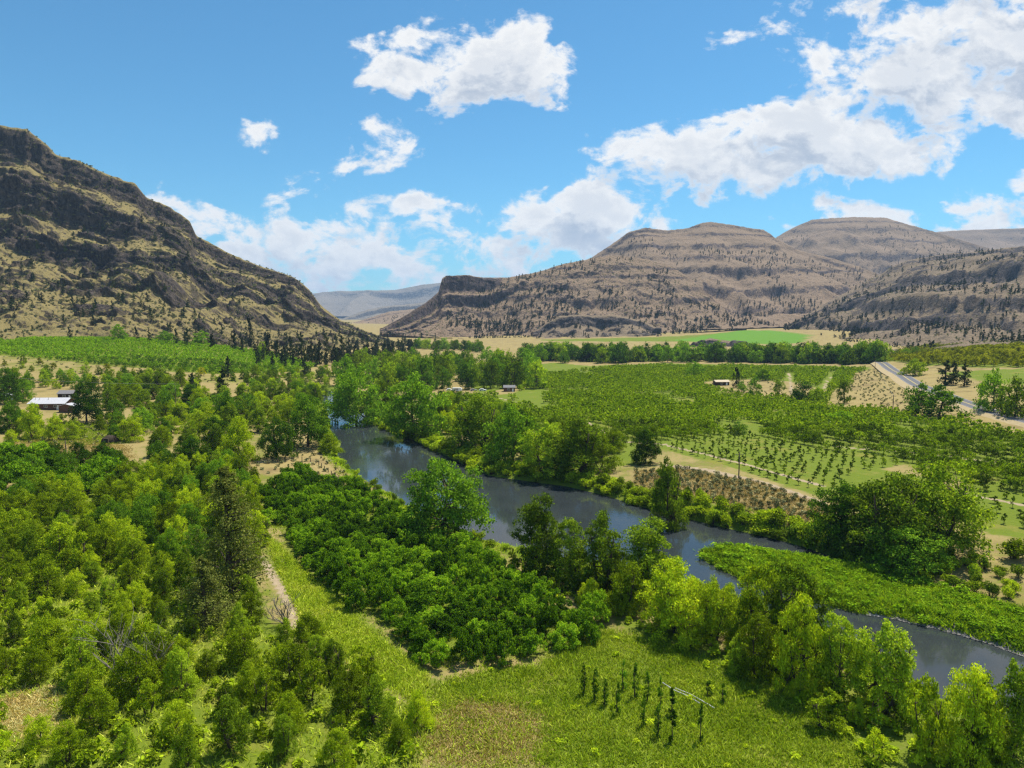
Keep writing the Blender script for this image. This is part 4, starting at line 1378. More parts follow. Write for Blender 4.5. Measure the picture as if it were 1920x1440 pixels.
merge('low_bush', ub, rng.uniform(0.8, 2.2, len(ub)), rng.uniform(1.6, 3.2, len(ub)), 'thicket_shrubbery', 'low leafy undergrowth filling the near bank thicket', 24)
# second rank and undergrowth of the near bank row
NEAR_ROW = GP([(960, 1060), (1130, 1085), (1310, 1120), (1500, 1195), (1640, 1270), (1760, 1360), (1900, 1440), (1640, 1440), (1580, 1370), (1450, 1290), (1300, 1220), (1150, 1160), (1040, 1120), (960, 1085)])
wood_lot(scatter(NEAR_ROW, 5.2, 25, [], 34), ['cottonwood', 'locust', 'young_locust'], 'row_tree', 'smaller green tree standing among the near bank row', 'small trees of the near bank row', (3.0, 6.5), 5)
ub = scatter(NEAR_ROW, 1.6, 26, [], 330)
merge('low_bush', ub, rng.uniform(0.6, 1.8, len(ub)), rng.uniform(1.4, 3.0, len(ub)), 'row_shrubbery', 'low leafy undergrowth beneath the near bank row', 28)
# dark trees between the thicket and the pasture
DARK_BAND = GP([(-80, 870), (60, 862), (200, 868), (225, 900), (150, 940), (40, 940), (-80, 945)])
wood_lot(scatter(DARK_BAND, 6.2, 23, [], 30), ['walnut', 'dark'], 'dark_leafy_tree', 'dark green tree in the band below the dry pasture', 'dark trees below the pasture', (5.5, 8.0), 6)
# trees of the left bank between house, field and river
LEFT_WOOD = GP([(205, 790), (190, 755), (230, 722), (330, 715), (400, 735), (470, 745), (600, 728), (612, 742), (560, 790), (500, 800), (470, 830), (420, 880), (330, 885), (270, 860), (240, 820)])
wood_lot(scatter(LEFT_WOOD, 7.5, 27, [], 110), ['locust', 'cottonwood', 'cottonwood', 'dark'], 'left_bank_tree', 'green tree of the mixed wood between house and river', 'mixed wood between house and river', (6, 11), 8, (0.95, 1.25))
UPPER_LEFT = GP([(-60, 712), (60, 705), (150, 712), (240, 706), (330, 712), (330, 728), (240, 735), (150, 728), (60, 730), (-60, 740)])
wood_lot(scatter(UPPER_LEFT, 8.5, 29, [], 70), ['mid_tree', 'mid_locust', 'mid_dark'], 'hedgerow_tree', 'tree of the loose belt behind the house', 'trees behind the house', (5, 8), 9)
YARD_WOOD = GP([(-60, 775), (30, 775), (60, 800), (140, 808), (200, 790), (240, 800), (235, 830), (150, 825), (60, 830), (-60, 830)])
wood_lot(scatter(YARD_WOOD, 9.5, 30, [], 26), ['locust', 'young_locust', 'dark'], 'yard_tree', 'leafy tree scattered in the dry yard below the house', 'trees in the dry yard', (4, 7.5), 17)
FIELD_FOOT = GP([(-60, 690), (60, 680), (200, 695), (330, 703), (450, 708), (420, 722), (250, 708), (100, 704), (-60, 705)])
wood_lot(scatter(FIELD_FOOT, 11, 19, [], 50), ['mid_locust', 'olive_tree', 'mid_tree'], 'slope_foot_tree', 'pale tree in dry grass below the hillside field', 'pale trees below the hillside field', (3.5, 6), 18)
STRIP = GP([(430, 712), (520, 705), (620, 700), (640, 712), (600, 726), (470, 740)])
wood_lot(scatter(STRIP, 9, 31, [], 40), ['mid_tree', 'mid_locust', 'mid_dark'], 'river_head_tree', 'tree in the strip between hillside field and river head', 'trees at the river head', (5, 9), 10)
# grove behind the river bend
GROVE = GP([(632, 700), (680, 688), (760, 692), (860, 690), (940, 700), (1015, 702), (1025, 728), (900, 733), (800, 735), (700, 735), (640, 722)])
wood_lot(scatter(GROVE, 11.5, 33, [], 70), ['mid_tree', 'mid_tree', 'mid_dark', 'mid_dark'], 'grove_tree', 'tall green tree of the grove beyond the upper bend', 'grove beyond the upper bend', (14, 22), 11, (0.75, 1.0))
MID_BANK = GP([(780, 775), (850, 765), (960, 800), (1060, 845), (1120, 860), (1060, 880), (960, 860), (880, 825), (800, 800)])
wood_lot(scatter(MID_BANK, 7, 35, [], 60), ['cottonwood', 'locust', 'cottonwood', 'dark'], 'far_bank_tree', 'green tree of the wood along the far bank', 'wood along the far bank', (6.5, 11), 12)
# far belt of trees across the valley
def belt(a, b, n, gap_y, seed):
    rg = np.random.default_rng(seed)
    return [(a[0] + (b[0] - a[0]) * f + rg.normal() * 3, a[1] + (b[1] - a[1]) * f + rg.normal() * gap_y) for f in np.linspace(0, 1, n)]


b0 = [G(*p) for p in ((985, 674), (1150, 677), (1330, 676), (1500, 680), (1640, 680))]
bp = []
for i in range(4):
    bp += belt(b0[i], b0[i + 1], 36, 18, 40 + i)
wood_lot(bp, ['mid_dark', 'mid_dark', 'mid_tree'], 'belt_tree', 'dark tree of the long belt across the valley', 'tree belt across the valley', (12, 20), 13, (0.9, 1.25))
b1 = belt(G(780, 652), G(900, 658), 26, 16, 46)
wood_lot(b1, ['mid_dark', 'mid_tree'], 'valley_tree', 'tree in the far clump beside the foot of the steep hill', 'far clump at the hill foot', (10, 16), 14, (0.9, 1.3))
b2 = belt(G(1640, 676), G(1720, 668), 16, 6, 47)
wood_lot(b2, ['mid_tree', 'mid_locust', 'mid_green'], 'crest_tree', 'light tree where the road drops from view', 'trees where the road drops from view', (6, 10), 15)
b3 = belt(G(1000, 660), G(1300, 664), 30, 8, 48)
wood_lot(b3, ['juniper', 'mid_dark'], 'field_margin_tree', 'small dark tree along the margin of the far hay field', 'trees along the far hay field', (5, 9), 16)
# yellow-green orchard on the slope above the road
sp_ = rows(SLOPE_R, 0.4, 8.0, 7.0, 50)
near_s, far_s = split_300(sp_, 150)
for i, (x, y) in enumerate(near_s):
    plant('olive_tree', 'slope_orchard_tree', x, y, rnd.uniform(4.5, 6.5), rnd.uniform(5.5, 7.5), 'yellow-green fruit tree in the orchard on the slope above the road', 'tree', 'orchard on the slope above the road')
if len(far_s):
    merge('far_olive', far_s, rng.uniform(4.5, 6.5, len(far_s)), rng.uniform(5.5, 7.5, len(far_s)), 'slope_orchard_foliage', 'far rows of the yellow-green slope orchard', 51)
# walnut orchard on the near bank
op, orow, ocol = rows(ORCHARD_NEAR, math.atan2(-.86, .5), 4.6, 3.9, 52, 0.24, 0.05, (), True)
row_ids = sorted(set(orow), reverse=True)
for (x, y), r_, c_ in zip(op, orow, ocol):
    pos_ = sorted(c for c, q in zip(ocol, orow) if q == r_).index(c_)
    plant('walnut', 'walnut_tree', x, y, rnd.uniform(2.9, 4.9), rnd.uniform(3.8, 5.6), f'near bank walnut tree, {ordinal(row_ids.index(r_) + 1)} row from the river, {ordinal(pos_ + 1)} from the upstream end', 'tree', 'near bank walnut orchard')
# orchards on the right
ANG = math.atan2(-.86, .5)
orch, o_r, o_c = rows(ORCH_R, ANG, 5.8, 3.1, 54, 0.13, 0.04, [YOUNG_R, KNOLL, ROAD_BANK], True)
keep = np.ones(len(orch), bool)
for pts_, w_ in TRACKS:
    keep &= line_dist(orch[:, 0], orch[:, 1], pts_) > w_ + 2.2
gap_n = fbm(orch[:, 0] / 30, orch[:, 1] / 30, 3, 91)
keep &= (gap_n < 0.70)
orch, o_r, o_c = orch[keep], o_r[keep], o_c[keep]
o_lab = row_labels(o_r, o_c, 'small fruit tree, big orchard', 'from the river')
idx = near_order(orch)
far_o = orch[idx[300:]]
for i in idx[:300]:
    x, y = orch[i]
    plant('fruit_tree', 'fruit_tree', x, y, rnd.uniform(2.8, 4.3), rnd.uniform(3.4, 4.9), o_lab[i], 'tree', 'fruit trees of the big orchard')
merge('far_fruit', far_o, rng.uniform(2.8, 4.2, len(far_o)), rng.uniform(3.4, 4.8, len(far_o)), 'orchard_foliage', 'far rows of the big orchard beyond the river', 55)
yo, y_r, y_c = rows(YOUNG_R, ANG, 5.5, 3.2, 56, 0.2, 0.12, (), True)
y2, y2_r, y2_c = rows(RIGHT_EDGE, ANG, 6.5, 4.0, 57, 0.15, 0.15, (), True)
y_lab = row_labels(y_r, y_c, 'thin sapling beyond the sagebrush', 'from the river') + row_labels(y2_r, y2_c, 'thin sapling behind the shade trees', 'from the river')
yo = np.vstack([yo, y2])
idx = near_order(yo)
far_y = yo[idx[300:]]
for i in idx[:300]:
    x, y = yo[i]
    plant('sapling', 'fruit_sapling', x, y, rnd.uniform(1.6, 3.0), rnd.uniform(1.1, 2.2), y_lab[i], 'tree', 'saplings beyond the sagebrush bank')
if len(far_y):
    merge('sapling', far_y, rng.uniform(1.5, 2.4, len(far_y)), rng.uniform(0.9, 1.4, len(far_y)), 'sapling_foliage', 'far rows of young saplings on bright grass', 58)
# bright field on the hillside at the left
fl, f_r, f_c = rows(FIELD_L, 0.35, 5.2, 3.6, 60, 0.2, 0.03, (), True)
f_lab = row_labels(f_r, f_c, 'bright hillside field bush', 'from the lower edge')
idx = near_order(fl)
far_f = fl[idx[300:]]
for i in idx[:300]:
    x, y = fl[i]
    plant('field_tree', 'hillside_bush', x, y, rnd.uniform(2.2, 3.2), rnd.uniform(3.2, 4.2), f_lab[i], 'bush', 'bushes of the hillside field')
merge('far_field', far_f, rng.uniform(2.2, 3.2, len(far_f)), rng.uniform(3.2, 4.4, len(far_f)), 'hillside_field_foliage', 'far rows of bright bushes in the hillside field', 61)

# poplars and young trees in the meadow
POP = [(1094, 1300, 1244), (1116, 1312, 1252), (1134, 1322, 1274), (1158, 1338, 1280), (1169, 1290, 1238), (1191, 1306, 1244), (1213, 1314, 1258), (1237, 1330, 1268), (1259, 1336, 1290), (1206, 1362, 1308), (1232, 1380, 1326), (1262, 1385, 1330), (1314, 1384, 1318), (1356, 1314, 1282), (1328, 1300, 1276)]
for i, (px, b_, t_) in enumerate(sorted(POP)):
    plant_px('poplar', 'young_poplar', px, b_, t_, 15 if i % 3 else 12, f'narrow young poplar in the meadow, {ordinal(i + 1)} from the left', 'young poplars in the meadow')

# shrubs along the banks
FAR_SHORE = [(700, 778), (712, 795), (745, 812), (790, 829), (835, 850), (880, 872), (925, 888), (1000, 898), (1060, 906), (1130, 922), (1200, 944), (1280, 965), (1350, 982), (1440, 1001), (1500, 1016), (1560, 1035)]
fs = [at_z(px, py, WATER_Z)[:2] for px, py in FAR_SHORE]
sh = []
for i in range(len(fs) - 1):
    L = np.linalg.norm(fs[i + 1] - fs[i])
    nrm = np.array([-(fs[i + 1] - fs[i])[1], (fs[i + 1] - fs[i])[0]]) / L
    if nrm[1] < 0:
        nrm = -nrm
    for f in np.arange(0, 1, 3.1 / L):
        for k in range(3 if (i + int(f * 9)) % 2 else 2):
            p = fs[i] + (fs[i + 1] - fs[i]) * f + nrm * (-1.3 + k * 2.1 + rng.uniform(-0.5, 0.9)) + rng.normal(size=2) * 0.5
            sh.append((p[0], p[1]))
for i, (x, y) in enumerate(ordered(sh)):
    plant(rnd.choice(['shrub', 'pale_shrub', 'pale_shrub']), 'willow_shrub', x, y, rnd.uniform(2.0, 4.2), rnd.uniform(3.2, 5.6), f'pale willow shrub of the far bank fringe, {ordinal(i + 1)} from the left', 'shrub', 'willow fringe along the far bank')
NEAR_SHORE = [(612, 765), (620, 806), (636, 862), (690, 908), (735, 930), (780, 960), (905, 1022), (960, 1032), (1040, 1052), (1130, 1074), (1230, 1094), (1310, 1110), (1400, 1140), (1500, 1182), (1600, 1230), (1690, 1285), (1780, 1335)]
ns = [at_z(px, py, WATER_Z)[:2] for px, py in NEAR_SHORE]
sh2 = []
for i in range(len(ns) - 1):
    L = np.linalg.norm(ns[i + 1] - ns[i])
    for f in np.arange(0, 1, (5.5 if i < 5 else 3.6) / L):
        p = ns[i] + (ns[i + 1] - ns[i]) * f + np.array([-0.5, -0.9]) * rng.uniform(0.5, 3.0)
        sh2.append((p[0], p[1]))
for i, (x, y) in enumerate(ordered(sh2)):
    plant(rnd.choice(['shrub', 'pale_shrub']), 'bank_shrub', x, y, rnd.uniform(1.0, 2.8), rnd.uniform(1.8, 3.8), f'low green shrub on the near bank, {ordinal(i + 1)} from the left', 'shrub', 'low shrubs on the near bank')
LOWER_R = GP([(1560, 1040), (1680, 1075), (1800, 1105), (1960, 1150), (1960, 1100), (1850, 1060), (1800, 1040), (1560, 1020)])
for i, (x, y) in enumerate(ordered(scatter(LOWER_R, 2.6, 64, [], 110))):
    plant(rnd.choice(['shrub', 'pale_shrub']), 'thicket_shrub', x, y, rnd.uniform(1.2, 2.8), rnd.uniform(2.2, 3.8), f'leafy shrub behind the grassy bar, {ordinal(i + 1)} from the left', 'shrub', 'shrubs behind the grassy bar')
plant_px('pale_shrub', 'roadside_shrub', 1900, 1045, 1000, 66, 'round shrub in dry grass at the edge of the view beyond the bar', cat='shrub')
# sagebrush bank
sg = scatter(SAGE_BANK, 1.7, 66, [], 480)
near_g, far_g = split_300(sg)
for x, y in near_g:
    plant('sage', 'sagebrush', x, y, rnd.uniform(0.5, 1.4), rnd.uniform(0.9, 2.3), 'grey sagebrush on the dry bank above the willow fringe', 'shrub', 'sagebrush on the dry bank')
far_g = list(map(tuple, far_g)) + scatter(ROAD_BANK, 3.0, 67, [], 200) + scatter(LEFT_DRY, 6.0, 68, [], 260) + scatter(BANK_DRY, 3.2, 69, [], 80) + scatter(KNOLL, 4, 70, [], 60) + scatter(YARD, 4, 71, [], 60)
merge('far_sage', far_g, rng.uniform(0.6, 1.3, len(far_g)), rng.uniform(1.0, 2.2, len(far_g)), 'scrub_undergrowth', 'scattered sagebrush on the dry ground farther off', 72)

# tall conifers along the foot of the steep hill
for i, (px, py, hh) in enumerate(sorted([(330, 646, 30), (352, 650, 36), (398, 654, 30), (440, 658, 38), (455, 662, 30), (505, 668, 44), (520, 672, 34), (545, 676, 46), (566, 680, 56), (585, 680, 40), (600, 684, 46), (612, 668, 44), (628, 686, 40),
                                          (642, 676, 46), (655, 668, 34), (668, 680, 38), (690, 676, 34), (705, 668, 30), (722, 668, 28), (738, 664, 24), (280, 644, 26), (130, 638, 26), (255, 640, 28)])):
    plant_px('juniper', 'foot_conifer', px, py, py - hh, hh * 0.42, f'dark conifer at the foot of the steep hill, {ordinal(i + 1)} from the left', 'conifers at the foot of the steep hill')
# junipers and scrub on the hills
def on_hill(key, n, seed, dens, smin=0.02, smax=0.98):
    X, rk, u = HILLS[key]
    rg = np.random.default_rng(seed)
    nv_, nu_ = rk.shape
    out_ = []
    i = rg.uniform(smin, smax, n * 5) * (nv_ - 2)
    j = rg.uniform(0, 1, n * 5) * (nu_ - 2)
    a, b = i.astype(int), j.astype(int)
    fi, fj = (i - a)[:, None], (j - b)[:, None]
    P = (X[a, b] * (1 - fi) * (1 - fj) + X[a + 1, b] * fi * (1 - fj) + X[a, b + 1] * (1 - fi) * fj + X[a + 1, b + 1] * fi * fj)
    d = dens(i / nv_, P, rk[a, b], rg)
    P = P[rg.random(len(P)) < d][:n]
    px, py = to_px(P.T)
    return P[(px > -60) & (px < 1980)]


def clumpy(lo, hi, sc, seed, top=0.25):
    def f(s, P, rk, rg):
        c = fbm(P[:, 0] / sc, P[:, 1] / sc, 3, seed)
        return (top + (1 - top) * (1 - s) ** 1.5) * sstep(lo, hi, c) * (1 - 0.5 * rk)
    return f


jl = on_hill('left', 330, 80, clumpy(0.30, 0.55, 90, 5, 0.10), 0.01, 0.9)
jm = [on_hill('mesa', 1500, 81, clumpy(0.44, 0.62, 60, 6, 0.3)), on_hill('peaks', 1900, 82, clumpy(0.47, 0.62, 130, 7, 0.25)), on_hill('dome', 900, 83, clumpy(0.45, 0.64, 260, 8, 0.5)),
      on_hill('stony', 1500, 84, clumpy(0.40, 0.62, 60, 9, 0.35)), on_hill('ridge', 250, 85, clumpy(0.3, 0.6, 300, 10, 0.6)), on_hill('spur', 160, 86, clumpy(0.3, 0.6, 120, 11, 0.5)), on_hill('outcrop', 50, 87, clumpy(0.2, 0.5, 40, 12, 0.5))]
jfoot = scatter(GP([(480, 690), (560, 690), (640, 690), (760, 668), (775, 655), (700, 660), (640, 672), (560, 668), (470, 656)]), 7, 88, [], 130)
jfoot = np.array([(x, y, gz(x, y)) for x, y in jfoot])
jl = np.vstack([jl, jfoot])
lh = rng.uniform(5.0, 11.5, len(jl)) * (1 + 0.35 * sstep(-250, -120, jl[:, 0]))
order = np.argsort(-lh / jl[:, 1])
for i in order[:300]:
    x, y, z = jl[i]
    plant('juniper', 'hill_juniper', x, y, lh[i], lh[i] * rnd.uniform(0.42, 0.62), 'dark juniper on the slope of the steep cliff banded hill', 'tree', 'junipers on the steep hill', z, None, 0.4)
allm = np.vstack(jm)
d = allm[:, 1]
order = np.argsort(d)
near_j, far_j = allm[order[:300]], allm[order[300:]]
for x, y, z in near_j:
    H = rnd.uniform(5, 10)
    plant('far_juniper', 'slope_juniper', x, y, H, H * rnd.uniform(0.45, 0.65), 'small dark juniper on the near part of the stony hills across the valley', 'tree', 'junipers across the valley', z, None, 0.5)
merge('far_juniper', far_j, rng.uniform(5, 11, len(far_j)), rng.uniform(3.5, 6.5, len(far_j)), 'juniper_woods', 'countless small dark junipers on the far hills', 89, far_j[:, 2] - 0.5)
sl = on_hill('left', 8000, 90, lambda s, P, rk, rg: 0.35 + 0.65 * sstep(0.4, 0.6, fbm(P[:, 0] / 40, P[:, 1] / 40, 3, 44)), 0.0, 1.0)
merge('far_sage', sl, rng.uniform(0.9, 2.8, len(sl)), rng.uniform(1.6, 4.6, len(sl)), 'hill_scrub_undergrowth', 'low grey-green scrub all over the steep hill', 92, sl[:, 2] - 0.2)
ss2 = np.vstack([on_hill('stony', 2200, 93, lambda s, P, rk, rg: 0.9 * np.ones(len(s))), on_hill('mesa', 1800, 94, lambda s, P, rk, rg: 0.9 * np.ones(len(s)))])
merge('far_sage', ss2, rng.uniform(1.2, 3.0, len(ss2)), rng.uniform(2.0, 4.6, len(ss2)), 'far_scrub_undergrowth', 'low scrub on the hills across the valley', 95, ss2[:, 2] - 0.3)


# grass that nobody could count
def tufts(poly, n, h, blades, mat, name, label, seed, spread=0.35, avoid=(), width=0.10):
    rg = np.random.default_rng(seed)
    p = np.array(poly)
    C_ = np.stack([rg.uniform(p[:, 0].min(), p[:, 0].max(), n * 6), rg.uniform(p[:, 1].min(), min(p[:, 1].max(), 400), n * 6)], 1)
    ok = in_poly(C_[:, 0], C_[:, 1], poly)
    for a in avoid:
        ok &= ~in_poly(C_[:, 0], C_[:, 1], a)
    C_ = C_[ok][:n]
    C_ = np.repeat(C_, blades, 0) + rg.normal(size=(len(C_) * blades, 2)) * spread
    z = height(C_[:, 0], C_[:, 1])
    k = len(C_)
    patch = 0.5 + fbm(C_[:, 0] / 4, C_[:, 1] / 4, 3, seed)
    hh = h * rg.uniform(0.5, 1.3, k) * patch
    a = rg.uniform(0, 6.28, k)
    lean = rg.normal(size=(k, 2)) * (hh * 0.75)[:, None]
    w = width * rg.uniform(0.6, 1.4, k)
    dx, dy = np.cos(a) * w, np.sin(a) * w
    z0 = z - 0.05
    V = np.stack([np.stack([C_[:, 0] - dx, C_[:, 1] - dy, z0], 1), np.stack([C_[:, 0] + dx, C_[:, 1] + dy, z0], 1),
                  np.stack([C_[:, 0] + lean[:, 0] + dx * .4, C_[:, 1] + lean[:, 1] + dy * .4, z + hh], 1),
                  np.stack([C_[:, 0] + lean[:, 0] - dx * .4, C_[:, 1] + lean[:, 1] - dy * .4, z + hh * 0.95], 1)], 1).reshape(-1, 3)
    link(name, mesh(name, V, np.arange(4 * k).reshape(k, 4), (M[mat],)), kind='stuff', label=label)


BAR_IN = BAR
bb = scatter(BAR, 2.1, 98, [], 420)
merge('bright_bush', bb, rng.uniform(0.7, 1.5, len(bb)), rng.uniform(1.6, 3.4, len(bb)), 'bar_shrubbery', 'low bright willow growth on the grassy bar', 99)
tufts(BAR_IN, 8000, 0.7, 6, 'grass', 'bar_grass', 'tall bright grass and young willow covering the bar in the river', 101, 0.35)
mw = scatter(MEADOW, 4.2, 97, [DRY_SPOT], 34)
merge('low_bush', mw, rng.uniform(0.3, 0.9, len(mw)), rng.uniform(0.7, 1.8, len(mw)), 'meadow_weeds', 'low leafy weeds scattered in the meadow', 96)
tufts(PASTURE, 3500, 0.3, 4, 'straw', 'pasture_grass', 'dry grass in the pasture below the house', 111, 0.8, (), 0.09)
tufts(YARD, 3500, 0.4, 4, 'meadow', 'yard_grass', 'thin grass in the dry yard below the house', 112, 0.8, (), 0.09)
tufts(MEADOW, 9500, 0.36, 6, 'meadow', 'meadow_grass', 'rough yellow-green meadow grass below the orchard', 102, 0.6, [DRY_SPOT], 0.06)
tufts(ORCHARD_NEAR, 5000, 0.4, 5, 'meadow', 'orchard_grass', 'grass growing between the walnut trees', 103, 0.4, (), 0.07)
tufts(THICKET, 11000, 0.5, 4, 'meadow', 'thicket_undergrowth', 'yellowish grass under the near bank thicket', 104, 0.5, [CLEAR_BL] + track_gap, 0.07)
TRACK_SIDE = GP([(495, 1000), (560, 1060), (640, 1140), (720, 1205), (800, 1265), (790, 1330), (720, 1280), (640, 1230), (565, 1200), (560, 1150), (520, 1060)])
tufts(TRACK_SIDE, 6000, 0.45, 6, 'meadow', 'verge_grass', 'rough grass between the dirt track and the orchard', 105, 0.4, (), 0.07)
FAR_BANK = [(p[0] - .5, p[1] - 1.5) for p in fs] + [(p[0] + 2, p[1] + 6) for p in fs[::-1]]
tufts(FAR_BANK, 6000, 0.7, 6, 'grass', 'shore_grass', 'green grass along the far bank', 110, 0.4, (), 0.08)
NEAR_BANK = [tuple(p) for p in ns] + [(p[0] - 4, p[1] - 7) for p in ns[::-1]]
tufts(NEAR_BANK, 7000, 0.6, 6, 'grass', 'bank_grass', 'green grass along the near bank', 106, 0.35, (), 0.07)
tufts(DRY_SPOT, 1300, 0.28, 4, 'meadow', 'patch_grass', 'sparse green blades in the dry patch', 113, 1.8, (), 0.06)
tufts(DRY_SPOT, 2600, 0.26, 4, 'straw', 'straw_grass', 'dry straw coloured grass patch in the meadow', 107, 1.6, (), 0.05)
tufts(CLEAR_BL, 1500, 0.22, 4, 'straw', 'clearing_grass', 'dry grass in the clearing by the tall leafy tree', 108, 1.4, (), 0.05)
tufts(SAGE_BANK, 4000, 0.35, 5, 'straw', 'bank_straw_grass', 'dry grass between the sagebrush', 109, 0.4, (), 0.06)
# ------------------------------------------------------------------ road
def ribbon(name, line, half, z_up, mat, offset=0.0, dash=None):
    pts = np.array(line)
    seg = np.r_[0, np.cumsum(np.linalg.norm(np.diff(pts, axis=0), axis=1))]
    s = np.arange(0, seg[-1], 3.0)
    x, y = np.interp(s, seg, pts[:, 0]), np.interp(s, seg, pts[:, 1])
    for _ in range(6):
        x[1:-1] = (x[:-2] + x[1:-1] * 2 + x[2:]) / 4
        y[1:-1] = (y[:-2] + y[1:-1] * 2 + y[2:]) / 4
    tx, ty = np.gradient(x), np.gradient(y)
    n = np.hypot(tx, ty)
    nx, ny = -ty / n, tx / n
    zc = np.max([height(x + nx * q, y + ny * q) for q in np.linspace(-5.5, 5.5, 7)], axis=0)
    zc = np.convolve(np.pad(zc, 8, 'edge'), np.ones(17) / 17, 'valid') + 0.35
    z = zc + z_up
    L = np.stack([x + nx * (offset - half), y + ny * (offset - half), z], 1)
    Rr = np.stack([x + nx * (offset + half), y + ny * (offset + half), z], 1)
    V = np.concatenate([L, Rr])
    k = len(x)
    Fq = [[i, i + 1, k + i + 1, k + i] for i in range(k - 1) if dash is None or (i // 2) % 2 == 0]
    if z_up == 0:   # shoulders down into the ground
        L2 = np.stack([x + nx * (offset - half - 3.2), y + ny * (offset - half - 3.2), z - 1.6], 1)
        R2 = np.stack([x + nx * (offset + half + 3.2), y + ny * (offset + half + 3.2), z - 1.6], 1)
        Vs = np.concatenate([L2, L - [0, 0, .01], Rr - [0, 0, .01], R2])
        Fs = [[a * k + i, a * k + i + 1, (a + 1) * k + i + 1, (a + 1) * k + i] for a in (0, 2) for i in range(k - 1)]
        link('road_shoulder', mesh('road_shoulder', Vs, Fs, (M['shoulder'],)), kind='structure', label='dry gravel shoulder of the valley road')
    return mesh(name, V, Fq, (mat,)), x, y, zc


M['shoulder'] = plain('dry_shoulder', (0.40, 0.31, 0.17), 0.95, 0.3, 0.8, 0.1)
me, rx_, ry_, rz_ = ribbon('road', ROAD_C, 4.2, 0.0, M['asphalt'])
road = link('road', me, kind='structure', label='grey two lane road curving along the valley side')
for off, hw, mt in ((0.18, 0.09, 'line_yellow'), (-0.18, 0.09, 'line_yellow'), (3.8, 0.07, 'line_white'), (-3.8, 0.07, 'line_white')):
    link('road_marking', ribbon('road_marking', ROAD_C, hw, 0.012, M[mt], off)[0], road)


# ------------------------------------------------------------------ buildings
def gable_house(name, px, py, L, Wd, Hw, rise, rz, wall, roof, label, cat='house', over=0.6, chimney=False, door=True, windows=3):
    x, y = G(px, py)
    o = link(name, None, None, label, cat)
    o.location = (x, y, gz(x, y) - 0.1)
    o.rotation_euler = (0, 0, rz)
    mb = MB()
    l, w = L / 2, Wd / 2
    V = [(-l, -w, 0), (l, -w, 0), (l, w, 0), (-l, w, 0), (-l, -w, Hw), (l, -w, Hw), (l, w, Hw), (-l, w, Hw), (-l, 0, Hw + rise), (l, 0, Hw + rise)]
    mb.add(V, [[0, 1, 5, 4], [2, 3, 7, 6], [1, 2, 6, 5], [3, 0, 4, 7], [5, 6, 9, 9], [7, 4, 8, 8]])
    Vw, Fw = mb.arrays()
    me = bpy.data.meshes.new('wall')
    me.from_pydata([tuple(v) for v in Vw], [], [[0, 1, 5, 4], [2, 3, 7, 6], [1, 2, 6, 9, 5], [3, 0, 4, 8, 7]])
    me.materials.append(wall)
    link('wall', me, o)
    ov = over
    sl = rise / w
    for sgn in (-1, 1):
        rb = MB()
        e = [(-l - ov, sgn * (w + ov), Hw - sl * ov), (l + ov, sgn * (w + ov), Hw - sl * ov), (l + ov, 0, Hw + rise), (-l - ov, 0, Hw + rise)]
        Vr = [(a, b_, c + 0.05) for a, b_, c in e] + [(a, b_, c + 0.20) for a, b_, c in e]
        rb.add(Vr, [[0, 1, 2, 3], [4, 5, 6, 7], [0, 1, 5, 4], [1, 2, 6, 5], [2, 3, 7, 6], [3, 0, 4, 7]])
        ro = link('roof', rb.mesh('roof', roof), o)
        for k in range(int(L / 0.9)):    # standing seams of the metal sheets
            sx_ = -l - ov + 0.45 + k * (L + 2 * ov - 0.9) / max(1, int(L / 0.9) - 1)
            sb = MB()
            sb.tube([(sx_, sgn * (w + ov), Hw - sl * ov + 0.21), (sx_, 0, Hw + rise + 0.21)], 0.035, 4)
            link('roof_seam', sb.mesh('roof_seam', roof), ro)
    for k in range(windows):
        wx = -l + L * (k + 0.7) / (windows + 0.6)
        fb = MB()
        fb.box((wx, -w - 0.03, Hw * 0.58), (1.5, 0.08, 1.2))
        fo = link('window', fb.mesh('window', M['white_paint']), o)
        for q in (-1, 1):
            pb = MB()
            pb.box((wx + q * 0.34, -w - 0.075, Hw * 0.58), (0.6, 0.03, 1.02))
            link('pane', pb.mesh('pane', M['glass']), fo)
    if door:
        db = MB()
        db.box((l * 0.62, -w - 0.04, 1.02), (0.95, 0.08, 2.04))
        do = link('door', db.mesh('door', M['white_paint']), o)
        kb = MB()
        kb.box((l * 0.62 + 0.36, -w - 0.10, 1.0), (0.06, 0.06, 0.12))
        link('handle', kb.mesh('handle', M['wire']), do)
    if chimney:
        for cx_ in (-l * 0.85, -l * 0.62, -l * 0.1):
            cb_ = MB()
            cb_.tube([(cx_, -w * 0.35, Hw + rise * 0.4), (cx_, -w * 0.35, Hw + rise + 0.35)], 0.16, 8)
            link('vent_pipe', cb_.mesh('vent_pipe', M['wire'], True), o)
    return o


gable_house('house', 100, 765, 15, 9.5, 2.8, 1.9, 0.06, M['brown_wall'], M['white_metal'], 'low brown house with a pale metal roof among the trees', chimney=True)
wing = gable_house('carport', 131, 772, 5.5, 6, 2.8, 0.9, 0.06 + math.pi / 2, M['brown_wall'], M['white_metal'], 'small pale roofed wing at the end of the brown house', 'shed', 0.4, windows=0)
gable_house('barn', 128, 748, 7, 5, 2.8, 1.3, 0.06, M['dark_wall'], M['grey_roof'], 'grey roofed barn just behind the pale roofed house', 'barn', 0.4, windows=1)
gable_house('shed', 20, 748, 9, 5, 2.3, 0.7, 0.0, M['dark_wall'], M['white_metal'], 'low pale shed under the dark tree at the edge of the view', 'shed', 0.4, windows=0)
gable_house('shed', 1352, 722, 9, 5, 2.4, 0.9, 0.1, M['dark_wall'], M['sand_paint'], 'low brown shed on the bare knoll in the orchard', 'shed', 0.5, windows=1)
